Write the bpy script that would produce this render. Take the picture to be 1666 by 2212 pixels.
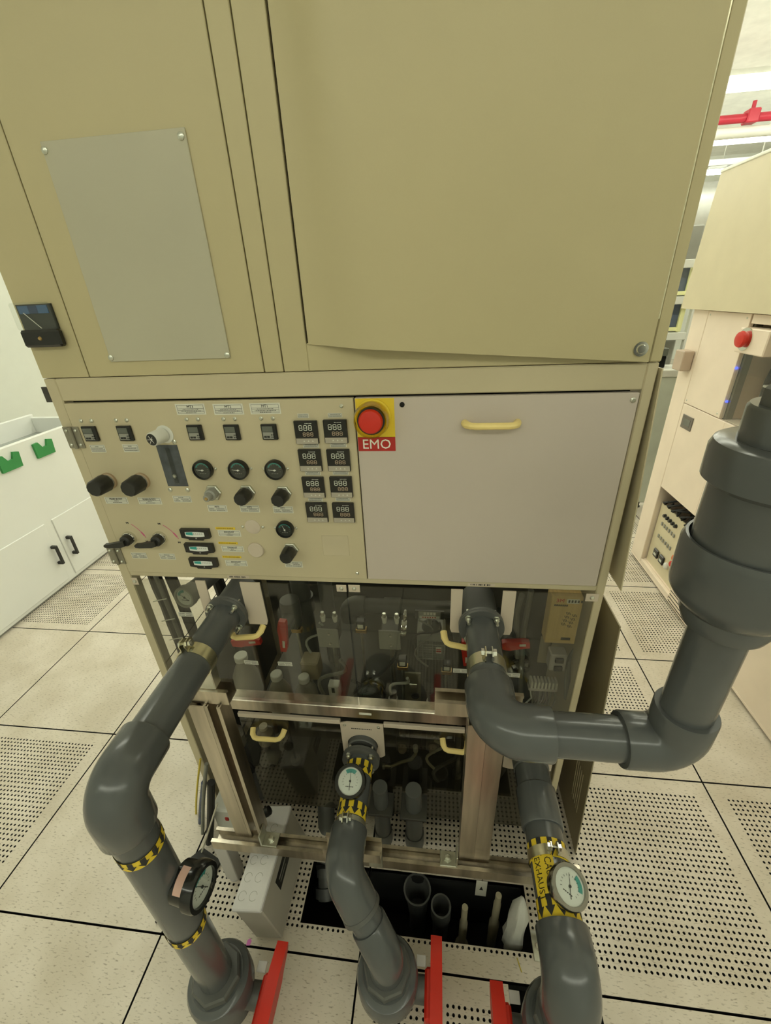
import bpy, math, random
from mathutils import Vector, Matrix
random.seed(7)
for o in list(bpy.data.objects): bpy.data.objects.remove(o)
scene = bpy.context.scene
COL = scene.collection
PI = math.pi

# ------------------------------------------------------------------ camera
W, H = 1666.0, 2212.0
FPX = 914.6
PITCH, YAW, ROLL = 0.47507, -0.13377, -0.04858
CAM = Vector((1.99936, -0.46178, 1.67131))
fwd = Vector((math.sin(YAW)*math.cos(PITCH), math.cos(YAW)*math.cos(PITCH), -math.sin(PITCH)))
rgt = Vector((math.cos(YAW), -math.sin(YAW), 0))
upv = rgt.cross(fwd)
R_ = math.cos(ROLL)*rgt + math.sin(ROLL)*upv
U_ = -math.sin(ROLL)*rgt + math.cos(ROLL)*upv
cd = bpy.data.cameras.new('camera'); cam = bpy.data.objects.new('camera', cd); COL.objects.link(cam)
cd.sensor_fit = 'VERTICAL'; cd.sensor_height = 24.0; cd.lens = FPX/H*24.0
cd.clip_start = 0.02; cd.clip_end = 60
m = Matrix.Identity(4)
for i in range(3):
    m[i][0] = R_[i]; m[i][1] = U_[i]; m[i][2] = -fwd[i]; m[i][3] = CAM[i]
cam.matrix_world = m
scene.camera = cam

# ------------------------------------------------------------------ world and exposure
world = bpy.data.worlds.new('world'); scene.world = world
world.use_nodes = True
world.node_tree.nodes['Background'].inputs[0].default_value = (1.0, 1.0, 0.78, 1)
world.node_tree.nodes['Background'].inputs[1].default_value = 0.02
scene.view_settings.view_transform = 'Standard'
scene.view_settings.look = 'None'
scene.view_settings.exposure = 0.0
scene.view_settings.gamma = 1.0
scene.view_settings.use_curve_mapping = False
TUBE_STRENGTH = 10.8
TUBE_COLOR = (0.99, 1.01, 0.83)

# ------------------------------------------------------------------ helpers
def at(u, v, X=None, Y=None, Z=None):
    """the point of the plane X= / Y= / Z= that a photograph pixel shows (survey of the place)"""
    d = R_*((u-W/2)/FPX) - U_*((v-H/2)/FPX) + fwd
    if X is not None: t = (X-CAM.x)/d.x
    elif Y is not None: t = (Y-CAM.y)/d.y
    else: t = (Z-CAM.z)/d.z
    return CAM + t*d

def lin(c): 
    c /= 255.0
    return c/12.92 if c <= .04045 else ((c+.055)/1.055)**2.4
LIGHT = (.72, .72, .54)
def T(r, g, b):
    """surface colour of a thing that reads as this sRGB under the room's yellowish tubes"""
    return tuple(min(.9, lin(c)/k) for c, k in zip((r, g, b), LIGHT))

MATS = {}
def mat(name, col, rough=.5, metal=0.0, var=.06, scale=8.0, bump=0.0, bscale=60.0, emit=None, coat=0.0, spec=.5, stretch=None):
    if name in MATS: return MATS[name]
    M_ = bpy.data.materials.new(name); M_.use_nodes = True
    nt = M_.node_tree; b = nt.nodes['Principled BSDF']
    b.inputs['Roughness'].default_value = rough; b.inputs['Metallic'].default_value = metal
    b.inputs['Specular IOR Level'].default_value = spec
    b.inputs['Coat Weight'].default_value = coat
    tc = nt.nodes.new('ShaderNodeTexCoord'); src = tc.outputs['Object']
    if stretch:
        mp = nt.nodes.new('ShaderNodeMapping'); mp.inputs['Scale'].default_value = stretch
        nt.links.new(src, mp.inputs[0]); src = mp.outputs[0]
    n = nt.nodes.new('ShaderNodeTexNoise'); n.inputs['Scale'].default_value = scale; n.inputs['Detail'].default_value = 4
    nt.links.new(src, n.inputs['Vector'])
    r = nt.nodes.new('ShaderNodeValToRGB')
    r.color_ramp.elements[0].position = .3; r.color_ramp.elements[1].position = .7
    r.color_ramp.elements[0].color = tuple(c*(1-var) for c in col[:3]) + (1,)
    r.color_ramp.elements[1].color = tuple(min(1, c*(1+var)) for c in col[:3]) + (1,)
    nt.links.new(n.outputs['Fac'], r.inputs[0]); nt.links.new(r.outputs[0], b.inputs['Base Color'])
    if bump:
        n2 = nt.nodes.new('ShaderNodeTexNoise'); n2.inputs['Scale'].default_value = bscale; n2.inputs['Detail'].default_value = 3
        nt.links.new(src, n2.inputs['Vector'])
        bp = nt.nodes.new('ShaderNodeBump'); bp.inputs['Strength'].default_value = bump; bp.inputs['Distance'].default_value = .002
        nt.links.new(n2.outputs['Fac'], bp.inputs['Height']); nt.links.new(bp.outputs[0], b.inputs['Normal'])
    if emit:
        b.inputs['Emission Color'].default_value = tuple(emit[:3])+(1,); b.inputs['Emission Strength'].default_value = emit[3]
    MATS[name] = M_
    return M_

def clear_mat(name, tint, refl, rough=.02):
    """clear sheet: mostly see-through, with the mirror reflection of its surface on top"""
    M_ = bpy.data.materials.new(name); M_.use_nodes = True
    nt = M_.node_tree; nt.nodes.clear()
    out = nt.nodes.new('ShaderNodeOutputMaterial')
    tr = nt.nodes.new('ShaderNodeBsdfTransparent'); tr.inputs[0].default_value = tint+(1,)
    gl = nt.nodes.new('ShaderNodeBsdfGlossy'); gl.inputs['Roughness'].default_value = rough
    lw = nt.nodes.new('ShaderNodeLayerWeight'); lw.inputs['Blend'].default_value = .5
    pw_ = nt.nodes.new('ShaderNodeMath'); pw_.operation = 'POWER'; pw_.inputs[1].default_value = 4.0
    nt.links.new(lw.outputs['Facing'], pw_.inputs[0])
    fr = nt.nodes.new('ShaderNodeMath'); fr.operation = 'MULTIPLY_ADD'; fr.inputs[1].default_value = .9; fr.inputs[2].default_value = .04
    nt.links.new(pw_.outputs[0], fr.inputs[0])
    no = nt.nodes.new('ShaderNodeTexNoise'); no.inputs['Scale'].default_value = 3.0
    mu = nt.nodes.new('ShaderNodeMath'); mu.operation = 'MULTIPLY'; mu.inputs[1].default_value = refl
    mx = nt.nodes.new('ShaderNodeMixShader')
    nt.links.new(fr.outputs[0], mu.inputs[0]); nt.links.new(mu.outputs[0], mx.inputs[0])
    nt.links.new(tr.outputs[0], mx.inputs[1]); nt.links.new(gl.outputs[0], mx.inputs[2])
    df = nt.nodes.new('ShaderNodeBsdfDiffuse'); df.inputs[0].default_value = (.5, .48, .40, 1)
    m2 = nt.nodes.new('ShaderNodeMixShader')
    rp = nt.nodes.new('ShaderNodeMapRange'); rp.inputs['To Min'].default_value = .004; rp.inputs['To Max'].default_value = .018
    nt.links.new(no.outputs['Fac'], rp.inputs['Value']); nt.links.new(rp.outputs[0], m2.inputs[0])
    nt.links.new(mx.outputs[0], m2.inputs[1]); nt.links.new(df.outputs[0], m2.inputs[2])
    nt.links.new(m2.outputs[0], out.inputs[0])
    MATS[name] = M_
    return M_

def frame_of(axis):
    a = Vector(axis).normalized()
    h = Vector((0, 0, 1)) if abs(a.z) < .9 else Vector((1, 0, 0))
    e1 = h.cross(a).normalized(); e2 = a.cross(e1)
    return a, e1, e2

class B:
    """collects faces and links them as ONE mesh object"""
    def __init__(s): s.v = []; s.f = []; s.xf = None
    def add(s, vs, fs):
        k = len(s.v)
        s.v += [Vector(p) for p in vs]; s.f += [tuple(i+k for i in f) for f in fs]; return s
    def box(s, x0, y0, z0, x1, y1, z1):
        x0, x1 = sorted((x0, x1)); y0, y1 = sorted((y0, y1)); z0, z1 = sorted((z0, z1))
        return s.add([(x, y, z) for z in (z0, z1) for y in (y0, y1) for x in (x0, x1)],
                     [(0,2,3,1),(4,5,7,6),(0,1,5,4),(2,6,7,3),(0,4,6,2),(1,3,7,5)])
    def bbox(s, x0, y0, z0, x1, y1, z1, b=.002):
        """box with chamfered edges"""
        x0, x1 = sorted((x0, x1)); y0, y1 = sorted((y0, y1)); z0, z1 = sorted((z0, z1))
        b = min(b, (x1-x0)*.45, (y1-y0)*.45, (z1-z0)*.45)
        lo = (x0, y0, z0); hi = (x1, y1, z1)
        vs = []; idx = {}
        for c in range(8):
            sg = [(c >> k) & 1 for k in range(3)]
            for ax in range(3):
                p = []
                for k in range(3):
                    e = hi[k] if sg[k] else lo[k]
                    if k != ax: e += -b if sg[k] else b
                    p.append(e)
                idx[(c, ax)] = len(vs); vs.append(p)
        fs = []
        for ax in range(3):
            o = [k for k in range(3) if k != ax]
            for sd in (0, 1):
                q = []
                for a_, b_ in ((0,0),(1,0),(1,1),(0,1)):
                    c = (sd << ax) | (a_ << o[0]) | (b_ << o[1]); q.append(idx[(c, ax)])
                fs.append(tuple(q))
        for ax in range(3):
            o = [k for k in range(3) if k != ax]
            for a_ in (0, 1):
                for b_ in (0, 1):
                    c0 = (a_ << o[0]) | (b_ << o[1]); c1 = c0 | (1 << ax)
                    fs.append((idx[(c0, o[0])], idx[(c1, o[0])], idx[(c1, o[1])], idx[(c0, o[1])]))
        for c in range(8): fs.append((idx[(c,0)], idx[(c,1)], idx[(c,2)]))
        return s.add(vs, fs)
    def lathe(s, p0, axis, prof, n=24, e1=None):
        """prof: (distance along axis, radius) from p0; ends closed where radius > 0"""
        a, f1, f2 = frame_of(axis); p0 = Vector(p0)
        vs = []; fs = []
        for t, r in prof:
            for k in range(n):
                th = 2*PI*k/n
                vs.append(p0 + a*t + (f1*math.cos(th) + f2*math.sin(th))*r)
        for j in range(len(prof)-1):
            for k in range(n):
                k2 = (k+1) % n
                fs.append((j*n+k, j*n+k2, (j+1)*n+k2, (j+1)*n+k))
        if prof[0][1] > 1e-6: fs.append(tuple(reversed(range(n))))
        if prof[-1][1] > 1e-6: fs.append(tuple((len(prof)-1)*n+k for k in range(n)))
        return s.add(vs, fs)
    def cyl(s, p0, p1, r, r1=None, n=20):
        d = Vector(p1)-Vector(p0)
        return s.lathe(p0, d, [(0, r), (d.length, r if r1 is None else r1)], n)
    def tube(s, pts, r, n=12, cap=True):
        pts = [Vector(p) for p in pts]; vs = []; fs = []
        a, e1, e2 = frame_of(pts[1]-pts[0])
        for i, p in enumerate(pts):
            if i == 0: t = (pts[1]-pts[0]).normalized()
            elif i == len(pts)-1: t = (pts[-1]-pts[-2]).normalized()
            else: t = ((pts[i+1]-p).normalized()+(p-pts[i-1]).normalized()).normalized()
            e1 = (e1 - t*e1.dot(t)).normalized(); e2 = t.cross(e1)
            rr = r[i] if isinstance(r, (list, tuple)) else r
            for k in range(n):
                th = 2*PI*k/n; vs.append(p+(e1*math.cos(th)+e2*math.sin(th))*rr)
        for j in range(len(pts)-1):
            for k in range(n):
                k2 = (k+1) % n; fs.append((j*n+k, j*n+k2, (j+1)*n+k2, (j+1)*n+k))
        if cap: fs.append(tuple(reversed(range(n)))); fs.append(tuple((len(pts)-1)*n+k for k in range(n)))
        return s.add(vs, fs)
    def prism(s, poly, o, ex, ey, ez, d):
        """flat polygon (x, y) placed at o along ex, ey and pulled along ez by d"""
        o = Vector(o); ex = Vector(ex); ey = Vector(ey); ez = Vector(ez); n = len(poly)
        vs = [o+ex*x+ey*y for x, y in poly] + [o+ex*x+ey*y+ez*d for x, y in poly]
        fs = [tuple(reversed(range(n))), tuple(range(n, 2*n))]
        fs += [(k, (k+1) % n, n+(k+1) % n, n+k) for k in range(n)]
        return s.add(vs, fs)
    def rot(s, ang, axis, c):
        Mx = Matrix.Translation(Vector(c)) @ Matrix.Rotation(ang, 4, axis) @ Matrix.Translation(-Vector(c))
        s.v = [Mx @ p for p in s.v]; return s
    def mesh(s, name, c):
        me = bpy.data.meshes.new(name)
        me.from_pydata([p-c for p in s.v], [], s.f); me.update()
        return me
    def build(s, name, material, parent=None, sharp=.6):
        lo = Vector([min(p[k] for p in s.v) for k in range(3)]); hi = Vector([max(p[k] for p in s.v) for k in range(3)])
        c = (lo+hi)/2
        me = s.mesh(name, c)
        import bmesh as bm_
        bm = bm_.new(); bm.from_mesh(me); bm_.ops.recalc_face_normals(bm, faces=bm.faces); bm.to_mesh(me); bm.free()
        me.shade_smooth(); me.set_sharp_from_angle(angle=sharp)
        me.materials.append(material)
        return link(name, me, c, parent)

WORLD_AT = {}
def link(name, me, c, parent=None):
    o = bpy.data.objects.new(name, me); COL.objects.link(o)
    if parent is not None:
        o.parent = parent; o.location = Vector(c)-WORLD_AT[parent.name]
    else: o.location = c
    WORLD_AT[o.name] = Vector(c)
    return o

def tag(o, label=None, cat=None, group=None, kind=None):
    if label: o['label'] = label
    if cat: o['category'] = cat
    if group: o['group'] = group
    if kind: o['kind'] = kind
    return o
def thing(name, label, cat, loc, group=None):
    o = bpy.data.objects.new(name, None); COL.objects.link(o); o.location = loc; o.empty_display_size = .05
    WORLD_AT[o.name] = Vector(loc)
    return tag(o, label, cat, group)

def text_mesh(body, size, align='CENTER', extrude=.0002):
    cu = bpy.data.curves.new('lettering', 'FONT'); cu.body = body; cu.size = size
    cu.align_x = align; cu.align_y = 'CENTER'; cu.extrude = extrude; cu.resolution_u = 2
    ob = bpy.data.objects.new('lettering', cu); COL.objects.link(ob)
    dg = bpy.context.evaluated_depsgraph_get()
    me = bpy.data.meshes.new_from_object(ob.evaluated_get(dg))
    vs = [v.co.copy() for v in me.vertices]; fs = [tuple(p.vertices) for p in me.polygons]
    bpy.data.objects.remove(ob); bpy.data.curves.remove(cu); bpy.data.meshes.remove(me)
    return vs, fs
def put_text(b, body, size, o, ex, ey, align='CENTER', squeeze=1.0):
    o = Vector(o); ex = Vector(ex); ey = Vector(ey); ez = ex.cross(ey)
    vs, fs = text_mesh(body, size, align)
    b.add([o+ex*(p.x*squeeze)+ey*p.y+ez*p.z for p in vs], fs)
    return b

XA, ZA = Vector((1, 0, 0)), Vector((0, 0, 1))
NF = Vector((0, -1, 0))

# ------------------------------------------------------------------ materials
beige = mat('beige_paint', T(165,155,106), .42, var=.03, scale=3, bump=.05, bscale=300)
beige2 = mat('beige_paint_lower', T(171,161,117), .45, var=.04, scale=4, bump=.05, bscale=300)
panelgrey = mat('greyish_panel_paint', T(160,156,120), .40, var=.03, scale=4)
whitepanel = mat('pale_panel_paint', T(172,162,134), .42, var=.03, scale=3)
plate_m = mat('cream_plate', T(178,166,132), .45, var=.03)
dark = mat('black_gap', (.01,.01,.008), .9)
black = mat('black_plastic', (.018,.018,.016), .42, var=.2)
gloss_black = mat('gloss_black_plastic', (.012,.012,.011), .15)
pvc = mat('grey_pvc', (.088,.094,.096), .20, var=.12, scale=5, bump=.04, bscale=25)
pvc_d = mat('dull_grey_pvc', (.095,.098,.092), .45, var=.15, scale=7)
steel = mat('zinc_steel', (.62,.63,.56), .3, metal=1, var=.15, scale=30)
chrome = mat('chrome', (.75,.75,.7), .12, metal=1, var=.05)
strutm = mat('stainless_strut', (.52,.47,.39), .30, metal=1, var=.35, scale=22, stretch=(1,1,.1))
brass = mat('brass', (.55,.38,.16), .35, metal=1)
white_p = mat('white_plastic', (.72,.72,.66), .4, var=.03)
cream_h = mat('cream_handle', T(225,190,110), .4, var=.05)
red_p = mat('red_plastic', (.62,.025,.012), .38, var=.1)
orange_p = mat('orange_plastic', (.75,.15,.02), .4)
yellow_l = mat('yellow_label', (.80,.58,.03), .45, var=.04)
red_l = mat('red_label', (.45,.02,.015), .45)
paper = mat('white_label', (.72,.71,.62), .5, var=.03)
ink = mat('black_ink', (.02,.02,.02), .6)
white_ink = mat('white_ink', (.85,.85,.8), .5)
teal = mat('teal_scale', (.03,.33,.30), .5)
dial_w = mat('white_dial', (.78,.80,.76), .4)
dial_b = mat('dark_dial', (.025,.028,.025), .35)
lcd = mat('lcd_window', (.13,.14,.12), .2)
grey_p = mat('grey_plastic', (.30,.30,.265), .45)
lgrey_p = mat('light_grey_plastic', T(165,162,140), .45, var=.04)
rubber = mat('black_rubber', (.015,.015,.014), .6)
pink = mat('pink_line', (.6,.12,.25), .5)
acrylic = clear_mat('clear_acrylic', (.80,.80,.76), 1.0)
shade_tint = clear_mat('shade_tinted_acrylic', (.72,.69,.60), 1.0)  # lower door only: tint puts the shade of the bay into a clear sheet
glass = clear_mat('gauge_glass', (.95,.96,.95), .8)
clearp = clear_mat('clear_plastic_film', (.75,.75,.7), 1.5, .15)
whitecab = mat('white_polypropylene', (.80,.81,.78), .4, var=.02, scale=2, bump=.05, bscale=150)
wallm = mat('white_wall_paint', (.68,.70,.64), .7, var=.02)
ceilm = mat('ceiling_paint', (.75,.75,.70), .8)
tan2 = mat('pinkish_machine_paint', T(214,196,158), .45, var=.03)
hood2 = mat('yellow_beige_hood', T(188,178,132), .35, var=.03)
ductm = mat('duct_metal', (.45,.46,.45), .5, metal=.3)
greenp = mat('green_felt', (.04,.26,.07), .7)
blue_refl = mat('blue_reflection_paint', (.05,.13,.30), .2)
segm = mat('display_segments', (.62,.64,.56), .4)
seg2 = mat('display_segments_small', (.42,.32,.23), .4)
beigelcd = mat('beige_key_strip', (.42,.38,.31), .45)
woodbox = mat('tan_box_print', T(175,150,85), .5, var=.12, scale=20, stretch=(8,1,.5))
greenhose = mat('green_hose', (.05,.25,.17), .4)
bluehose = mat('blue_braided_hose', (.03,.05,.12), .3, var=.6, scale=90)
yellowhose = mat('yellow_cable', (.65,.50,.05), .45)
greyhose = mat('grey_cable', (.20,.20,.17), .5)
dust = mat('dark_metal_pan', (.05,.048,.04), .6)
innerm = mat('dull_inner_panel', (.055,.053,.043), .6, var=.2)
redpipe = mat('red_sprinkler_pipe', (.55,.03,.06), .4)
wrap_m = mat('crumpled_foam_wrap', (.62,.62,.57), .5, bump=.8, bscale=40)
tubem = mat('lamp_tube', (.9,.9,.85), .4, emit=TUBE_COLOR+(TUBE_STRENGTH,))

# floor tile material: cream vinyl with short dark flecks
def tile_material():
    M_ = bpy.data.materials.new('speckled_vinyl_tile'); M_.use_nodes = True
    nt = M_.node_tree; b = nt.nodes['Principled BSDF']; b.inputs['Roughness'].default_value = .34
    geo = nt.nodes.new('ShaderNodeNewGeometry')
    mp = nt.nodes.new('ShaderNodeMapping'); mp.inputs['Scale'].default_value = (70, 260, 1); mp.inputs['Rotation'].default_value = (0,0,.9)
    nt.links.new(geo.outputs['Position'], mp.inputs[0])
    n = nt.nodes.new('ShaderNodeTexNoise'); n.inputs['Scale'].default_value = 1.0; n.inputs['Detail'].default_value = 2
    nt.links.new(mp.outputs[0], n.inputs['Vector'])
    r = nt.nodes.new('ShaderNodeValToRGB')
    r.color_ramp.elements[0].position = .27; r.color_ramp.elements[0].color = (.22,.18,.12,1)
    r.color_ramp.elements[1].position = .42; r.color_ramp.elements[1].color = (1,1,1,1)
    nt.links.new(n.outputs['Fac'], r.inputs[0])
    n2 = nt.nodes.new('ShaderNodeTexNoise'); n2.inputs['Scale'].default_value = 5; n2.inputs['Detail'].default_value = 6
    nt.links.new(geo.outputs['Position'], n2.inputs['Vector'])
    r2 = nt.nodes.new('ShaderNodeValToRGB')
    a = T(188,180,147); c = T(174,165,131)
    r2.color_ramp.elements[0].position = .35; r2.color_ramp.elements[0].color = c+(1,)
    r2.color_ramp.elements[1].position = .62; r2.color_ramp.elements[1].color = a+(1,)
    nt.links.new(n2.outputs['Fac'], r2.inputs[0])
    mx = nt.nodes.new('ShaderNodeMix'); mx.data_type = 'RGBA'; mx.blend_type = 'MULTIPLY'; mx.inputs[0].default_value = .6
    nt.links.new(r2.outputs[0], mx.inputs[6]); nt.links.new(r.outputs[0], mx.inputs[7])
    nt.links.new(mx.outputs[2], b.inputs['Base Color'])
    return M_
tilem = tile_material()
subfloor_m = mat('subfloor_dark', (.012,.011,.009), .9)
pit_m = mat('underfloor_black', (.006,.006,.005), .9)

# ================================================================== THE ROOM
RX0, RX1, RY0, RY1, RZ = -1.2, 8.4, -4.2, 10.8, 3.8
floor = tag(B().box(RX0, RY0, -.40, RX1, RY1, -.36).build('floor', subfloor_m), 'raised floor of square cream tiles', kind='structure')
tag(B().box(RX0-.1, RY0, -.4, RX0, RY1, RZ).build('wall_left', wallm), 'plain white wall behind the white bench', kind='structure')
tag(B().box(RX1, RY0, -.4, RX1+.1, RY1, RZ).build('wall_right', wallm), kind='structure')
tag(B().box(RX0, RY1, -.4, RX1, RY1+.1, RZ).build('wall_back', wallm), kind='structure')
tag(B().box(RX0, RY0-.1, -.4, RX1, RY0, RZ).build('wall_front', wallm), kind='structure')
tag(B().box(RX0, RY0, RZ, RX1, RY1, RZ+.1).build('ceiling', ceilm), kind='structure')

TS = .6; HS = .2972
HP = []
p = 0.0
for k in range(32):
    HP.append(p); p += .0150 if (k+1) % 4 else .0176
off = HP[-1]/2
HP = [h-off for h in HP]
def tile_mesh(perf, cuts=()):
    """tile around the origin; cuts are rectangles (x0, y0, x1, y1) sawn out of it"""
    b = B()
    if perf:
        lines = [-HS, HP[0]-.0075] + [(HP[k]+HP[k+1])/2 for k in range(31)] + [HP[-1]+.0075, HS]
        xs = ys = lines
    else:
        xs = sorted({-HS, HS} | {max(-HS, min(HS, c[k])) for c in cuts for k in (0, 2)})
        ys = sorted({-HS, HS} | {max(-HS, min(HS, c[k])) for c in cuts for k in (1, 3)})
    r = .0039; th = -.012
    dirs = [(-1,-1),(0,-1),(1,-1),(1,0),(1,1),(0,1),(-1,1),(-1,0)]
    oct_ = [(r*math.cos(math.atan2(d[1], d[0])), r*math.sin(math.atan2(d[1], d[0]))) for d in dirs]
    V_, F_ = [], []
    for i in range(len(xs)-1):
        for j in range(len(ys)-1):
            x0, x1, y0, y1 = xs[i], xs[i+1], ys[j], ys[j+1]
            cx, cy = (x0+x1)/2, (y0+y1)/2
            if any(c[0] < cx < c[2] and c[1] < cy < c[3] for c in cuts): continue
            k = len(V_)
            if perf and 1 <= i <= 32 and 1 <= j <= 32:
                hx, hy = HP[i-1], HP[j-1]
                for d, o in zip(dirs, oct_):
                    V_.append((x0 if d[0] < 0 else x1 if d[0] > 0 else hx, y0 if d[1] < 0 else y1 if d[1] > 0 else hy, 0))
                for o in oct_: V_.append((hx+o[0], hy+o[1], 0))
                for o in oct_: V_.append((hx+o[0], hy+o[1], th))
                for q in range(8):
                    q2 = (q+1) % 8
                    F_.append((k+q, k+q2, k+8+q2, k+8+q)); F_.append((k+8+q, k+8+q2, k+16+q2, k+16+q))
            else:
                V_ += [(x0,y0,0),(x1,y0,0),(x1,y1,0),(x0,y1,0)]; F_.append((k,k+1,k+2,k+3))
    k = len(V_)
    V_ += [(-HS,-HS,0),(HS,-HS,0),(HS,HS,0),(-HS,HS,0),(-HS,-HS,-.03),(HS,-HS,-.03),(HS,HS,-.03),(-HS,HS,-.03)]
    F_ += [(k,k+4,k+5,k+1),(k+1,k+5,k+6,k+2),(k+2,k+6,k+7,k+3),(k+3,k+7,k+4,k)]
    for c in cuts:
        x0, y0, x1, y1 = [max(-HS, min(HS, q)) for q in c]; k = len(V_)
        V_ += [(x,y,z) for z in (0,-.03) for x, y in ((x0,y0),(x1,y0),(x1,y1),(x0,y1))]
        F_ += [(k,k+1,k+5,k+4),(k+1,k+2,k+6,k+5),(k+2,k+3,k+7,k+6),(k+3,k,k+4,k+7)] if not perf else []
    me = bpy.data.meshes.new('floor_tile'); me.from_pydata(V_, [], F_); me.update(); me.materials.append(tilem); me.materials.append(rubber)
    for p_ in me.polygons:
        if abs(p_.normal.z) < .5: p_.material_index = 1       # black edge trim; punched hole walls blackened for the shade inside them
    return me
T_SOLID = tile_mesh(False); T_PERF = tile_mesh(True)
PERF = {(4,0),(5,0),(4,1),(4,2),(5,2),(4,3),(5,3),(5,4),(4,5),(0,0),(-1,2),(-1,3),(-1,4),(2,0),(3,0),(3,-1)}
def cut_for(i, j, rects):
    cx, cy = (i+.5)*TS, (j+.5)*TS
    return [(r[0]-cx, r[1]-cy, r[2]-cx, r[3]-cy) for r in rects]
OPEN = [(1.612, .066, 2.285, .222)]
SPECIAL = {(2,0): OPEN, (3,0): OPEN,
           (3,-1): [(2.205,-.30,2.39,-.008)],
           (4,-1): [(2.39,-.30,2.44,-.008)]}
for i in range(-2, 14):
    for j in range(-7, 18):
        if (i, j) in SPECIAL: me = tile_mesh((i, j) in PERF, cut_for(i, j, SPECIAL[(i, j)]))
        else: me = T_PERF if (i, j) in PERF else T_SOLID
        o = bpy.data.objects.new('floor_tile', me); COL.objects.link(o); o.parent = floor
        o.location = Vector(((i+.5)*TS, (j+.5)*TS, 0))-WORLD_AT['floor']

# ---- ceiling lamps: fluorescent battens with white lens, hung on rods
ZL = 3.30
def lamp(x, y, label):
    t = thing('ceiling_lamp', label, 'lamp', (x, y, ZL), 'hanging fluorescent lamps')
    B().prism([(-.06,0),(.06,0),(.035,.05),(-.035,.05)], (x-.615, y, ZL), (0,1,0), (0,0,1), (1,0,0), 1.23).build('housing', white_p, t)
    B().prism([(-.08,-.012),(-.065,-.085),(.065,-.085),(.08,-.012),(.06,-.001),(-.06,-.001)], (x-.61, y, ZL), (0,1,0), (0,0,1), (1,0,0), 1.22).build('lens', tubem, t)
    for s in (-1, 1):
        B().cyl((x+s*.45, y, ZL+.05), (x+s*.45, y, RZ), .006, n=6).build('rod', white_p, t)
for y in (-2.47, 1.35, 3.26, 5.17, 7.08, 8.99):
    for k in range(7):
        x = -.42+1.25*k
        seen = {(5.17, 4): 'white hanging fluorescent lamp seen highest beside the tall beige cabinet',
                (7.08, 4): 'second hanging fluorescent lamp, seen just below the red pipe'}.get((y, k), 'hanging fluorescent lamp out of the picture above the room')
        lamp(x, y, seen)

# ================================================================== UPPER CABINET
Y0 = .36
def F(u, v, y=Y0):
    p = at(u, v, Y=y); return p.x, p.z
XL, XR = 1.185, 2.383
ZS = 1.545                     # seam between the two cabinets
ZT = 2.45
up = thing('upper_cabinet', 'tall beige upper cabinet with a large loose door, standing on the control cabinet', 'cabinet', ((XL+XR)/2, .8, ZS))
b = B().box(XL+.002, Y0+.012, ZS+.002, 1.752, 1.15, ZT).box(2.34, Y0+.012, ZS+.002, XR-.002, 1.15, ZT).box(1.752, .62, ZS+.002, 2.34, 1.15, ZT)
b.box(1.75, Y0+.012, ZS+.002, 2.34, .62, ZS+.03)
b.build('body', beige, up)
seams = [XL]
for (u0, v0, u1, v1) in ((0,265,188,800),(437,0,570,795),(495,0,613,800)):
    xa, _ = F(u0, v0); xb, _ = F(u1, v1); seams.append((xa+xb)/2)
g = .0012
for k in range(3):
    x0 = seams[k]+(g if k else 0); x1 = seams[k+1]-g
    z0 = ZS+.0015 if k != 2 else ZS+.0015
    B().bbox(x0, Y0, z0, x1, Y0+.012, ZT, .0012).build('front_panel', beige, up)
# door surround to the right of the third seam
xs3 = seams[3]+g
DX0 = F(666, 735)[0]
B().bbox(xs3, Y0, ZS+.0015, DX0-.005, Y0+.012, ZT, .0012).build('door_post', beige, up)
B().bbox(DX0-.005, Y0, ZS+.0015, 2.347, Y0+.012, 1.596, .0012).build('door_sill', beige, up)
DX1 = F(1393, 780)[0]+.002
B().bbox(DX1+.004, Y0-.004, ZS+.0015, XR, Y0+.012, ZT, .002).build('right_post', beige, up)
B().box(DX1-.002, Y0-.003, ZS+.07, DX1+.005, Y0+.004, ZT).build('bright_edge_strip', mat('polished_edge', (.75,.70,.50), .2, metal=.6), up)
B().box(DX0-.006, Y0+.013, ZS+.03, DX0+.02, Y0+.02, ZT).build('gap_shade', dark, up)  # black strip painted in for the shaded interior seen through the slit
# the loose door: a sheet with a slanted lower edge, its lower left corner lifted and the skin slightly bellied
nx, nz = 28, 24
vs, fs = [], []
def door_y(s, t): 
    k = min(1.0, s/(.10+.10*(1-t))); k = k*k*(3-2*k)
    return Y0-.003 - .030*k*(1-.75*max(0, s-.2)/.8) - .006*math.sin(PI*s)*math.sin(PI*t)
for layer in (0, 1):
    for j in range(nz+1):
        for i in range(nx+1):
            s, t = i/nx, j/nz
            zb = 1.5945 + (1.5475-1.5945)*s
            x = DX0 + (DX1-DX0)*s; z = zb + (ZT-.02-zb)*t
            vs.append((x, door_y(s, t)+layer*.003, z))
N = (nx+1)*(nz+1)
for j in range(nz):
    for i in range(nx):
        a = j*(nx+1)+i
        fs.append((a, a+1, a+nx+2, a+nx+1)); fs.append((N+a, N+a+nx+1, N+a+nx+2, N+a+1))
for i in range(nx):
    fs.append((i, N+i, N+i+1, i+1)); q = nz*(nx+1)+i; fs.append((q, q+1, N+q+1, N+q))
for j in range(nz):
    a = j*(nx+1); fs.append((a, a+nx+1, N+a+nx+1, N+a)); c = a+nx; fs.append((c, N+c, N+c+nx+1, c+nx+1))
door = B().add(vs, fs).build('loose_door', beige, up)
door['label'] = 'large beige door sheet hanging askew'
def screw(par, x, z, y, r=.0045, m_=None, name='screw'):
    B().lathe((x, y, z), NF, [(0, r), (.0015, r), (.003, r*.55)], 10).build(name, m_ or steel, par)
x, z = F(1378, 752); 
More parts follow.
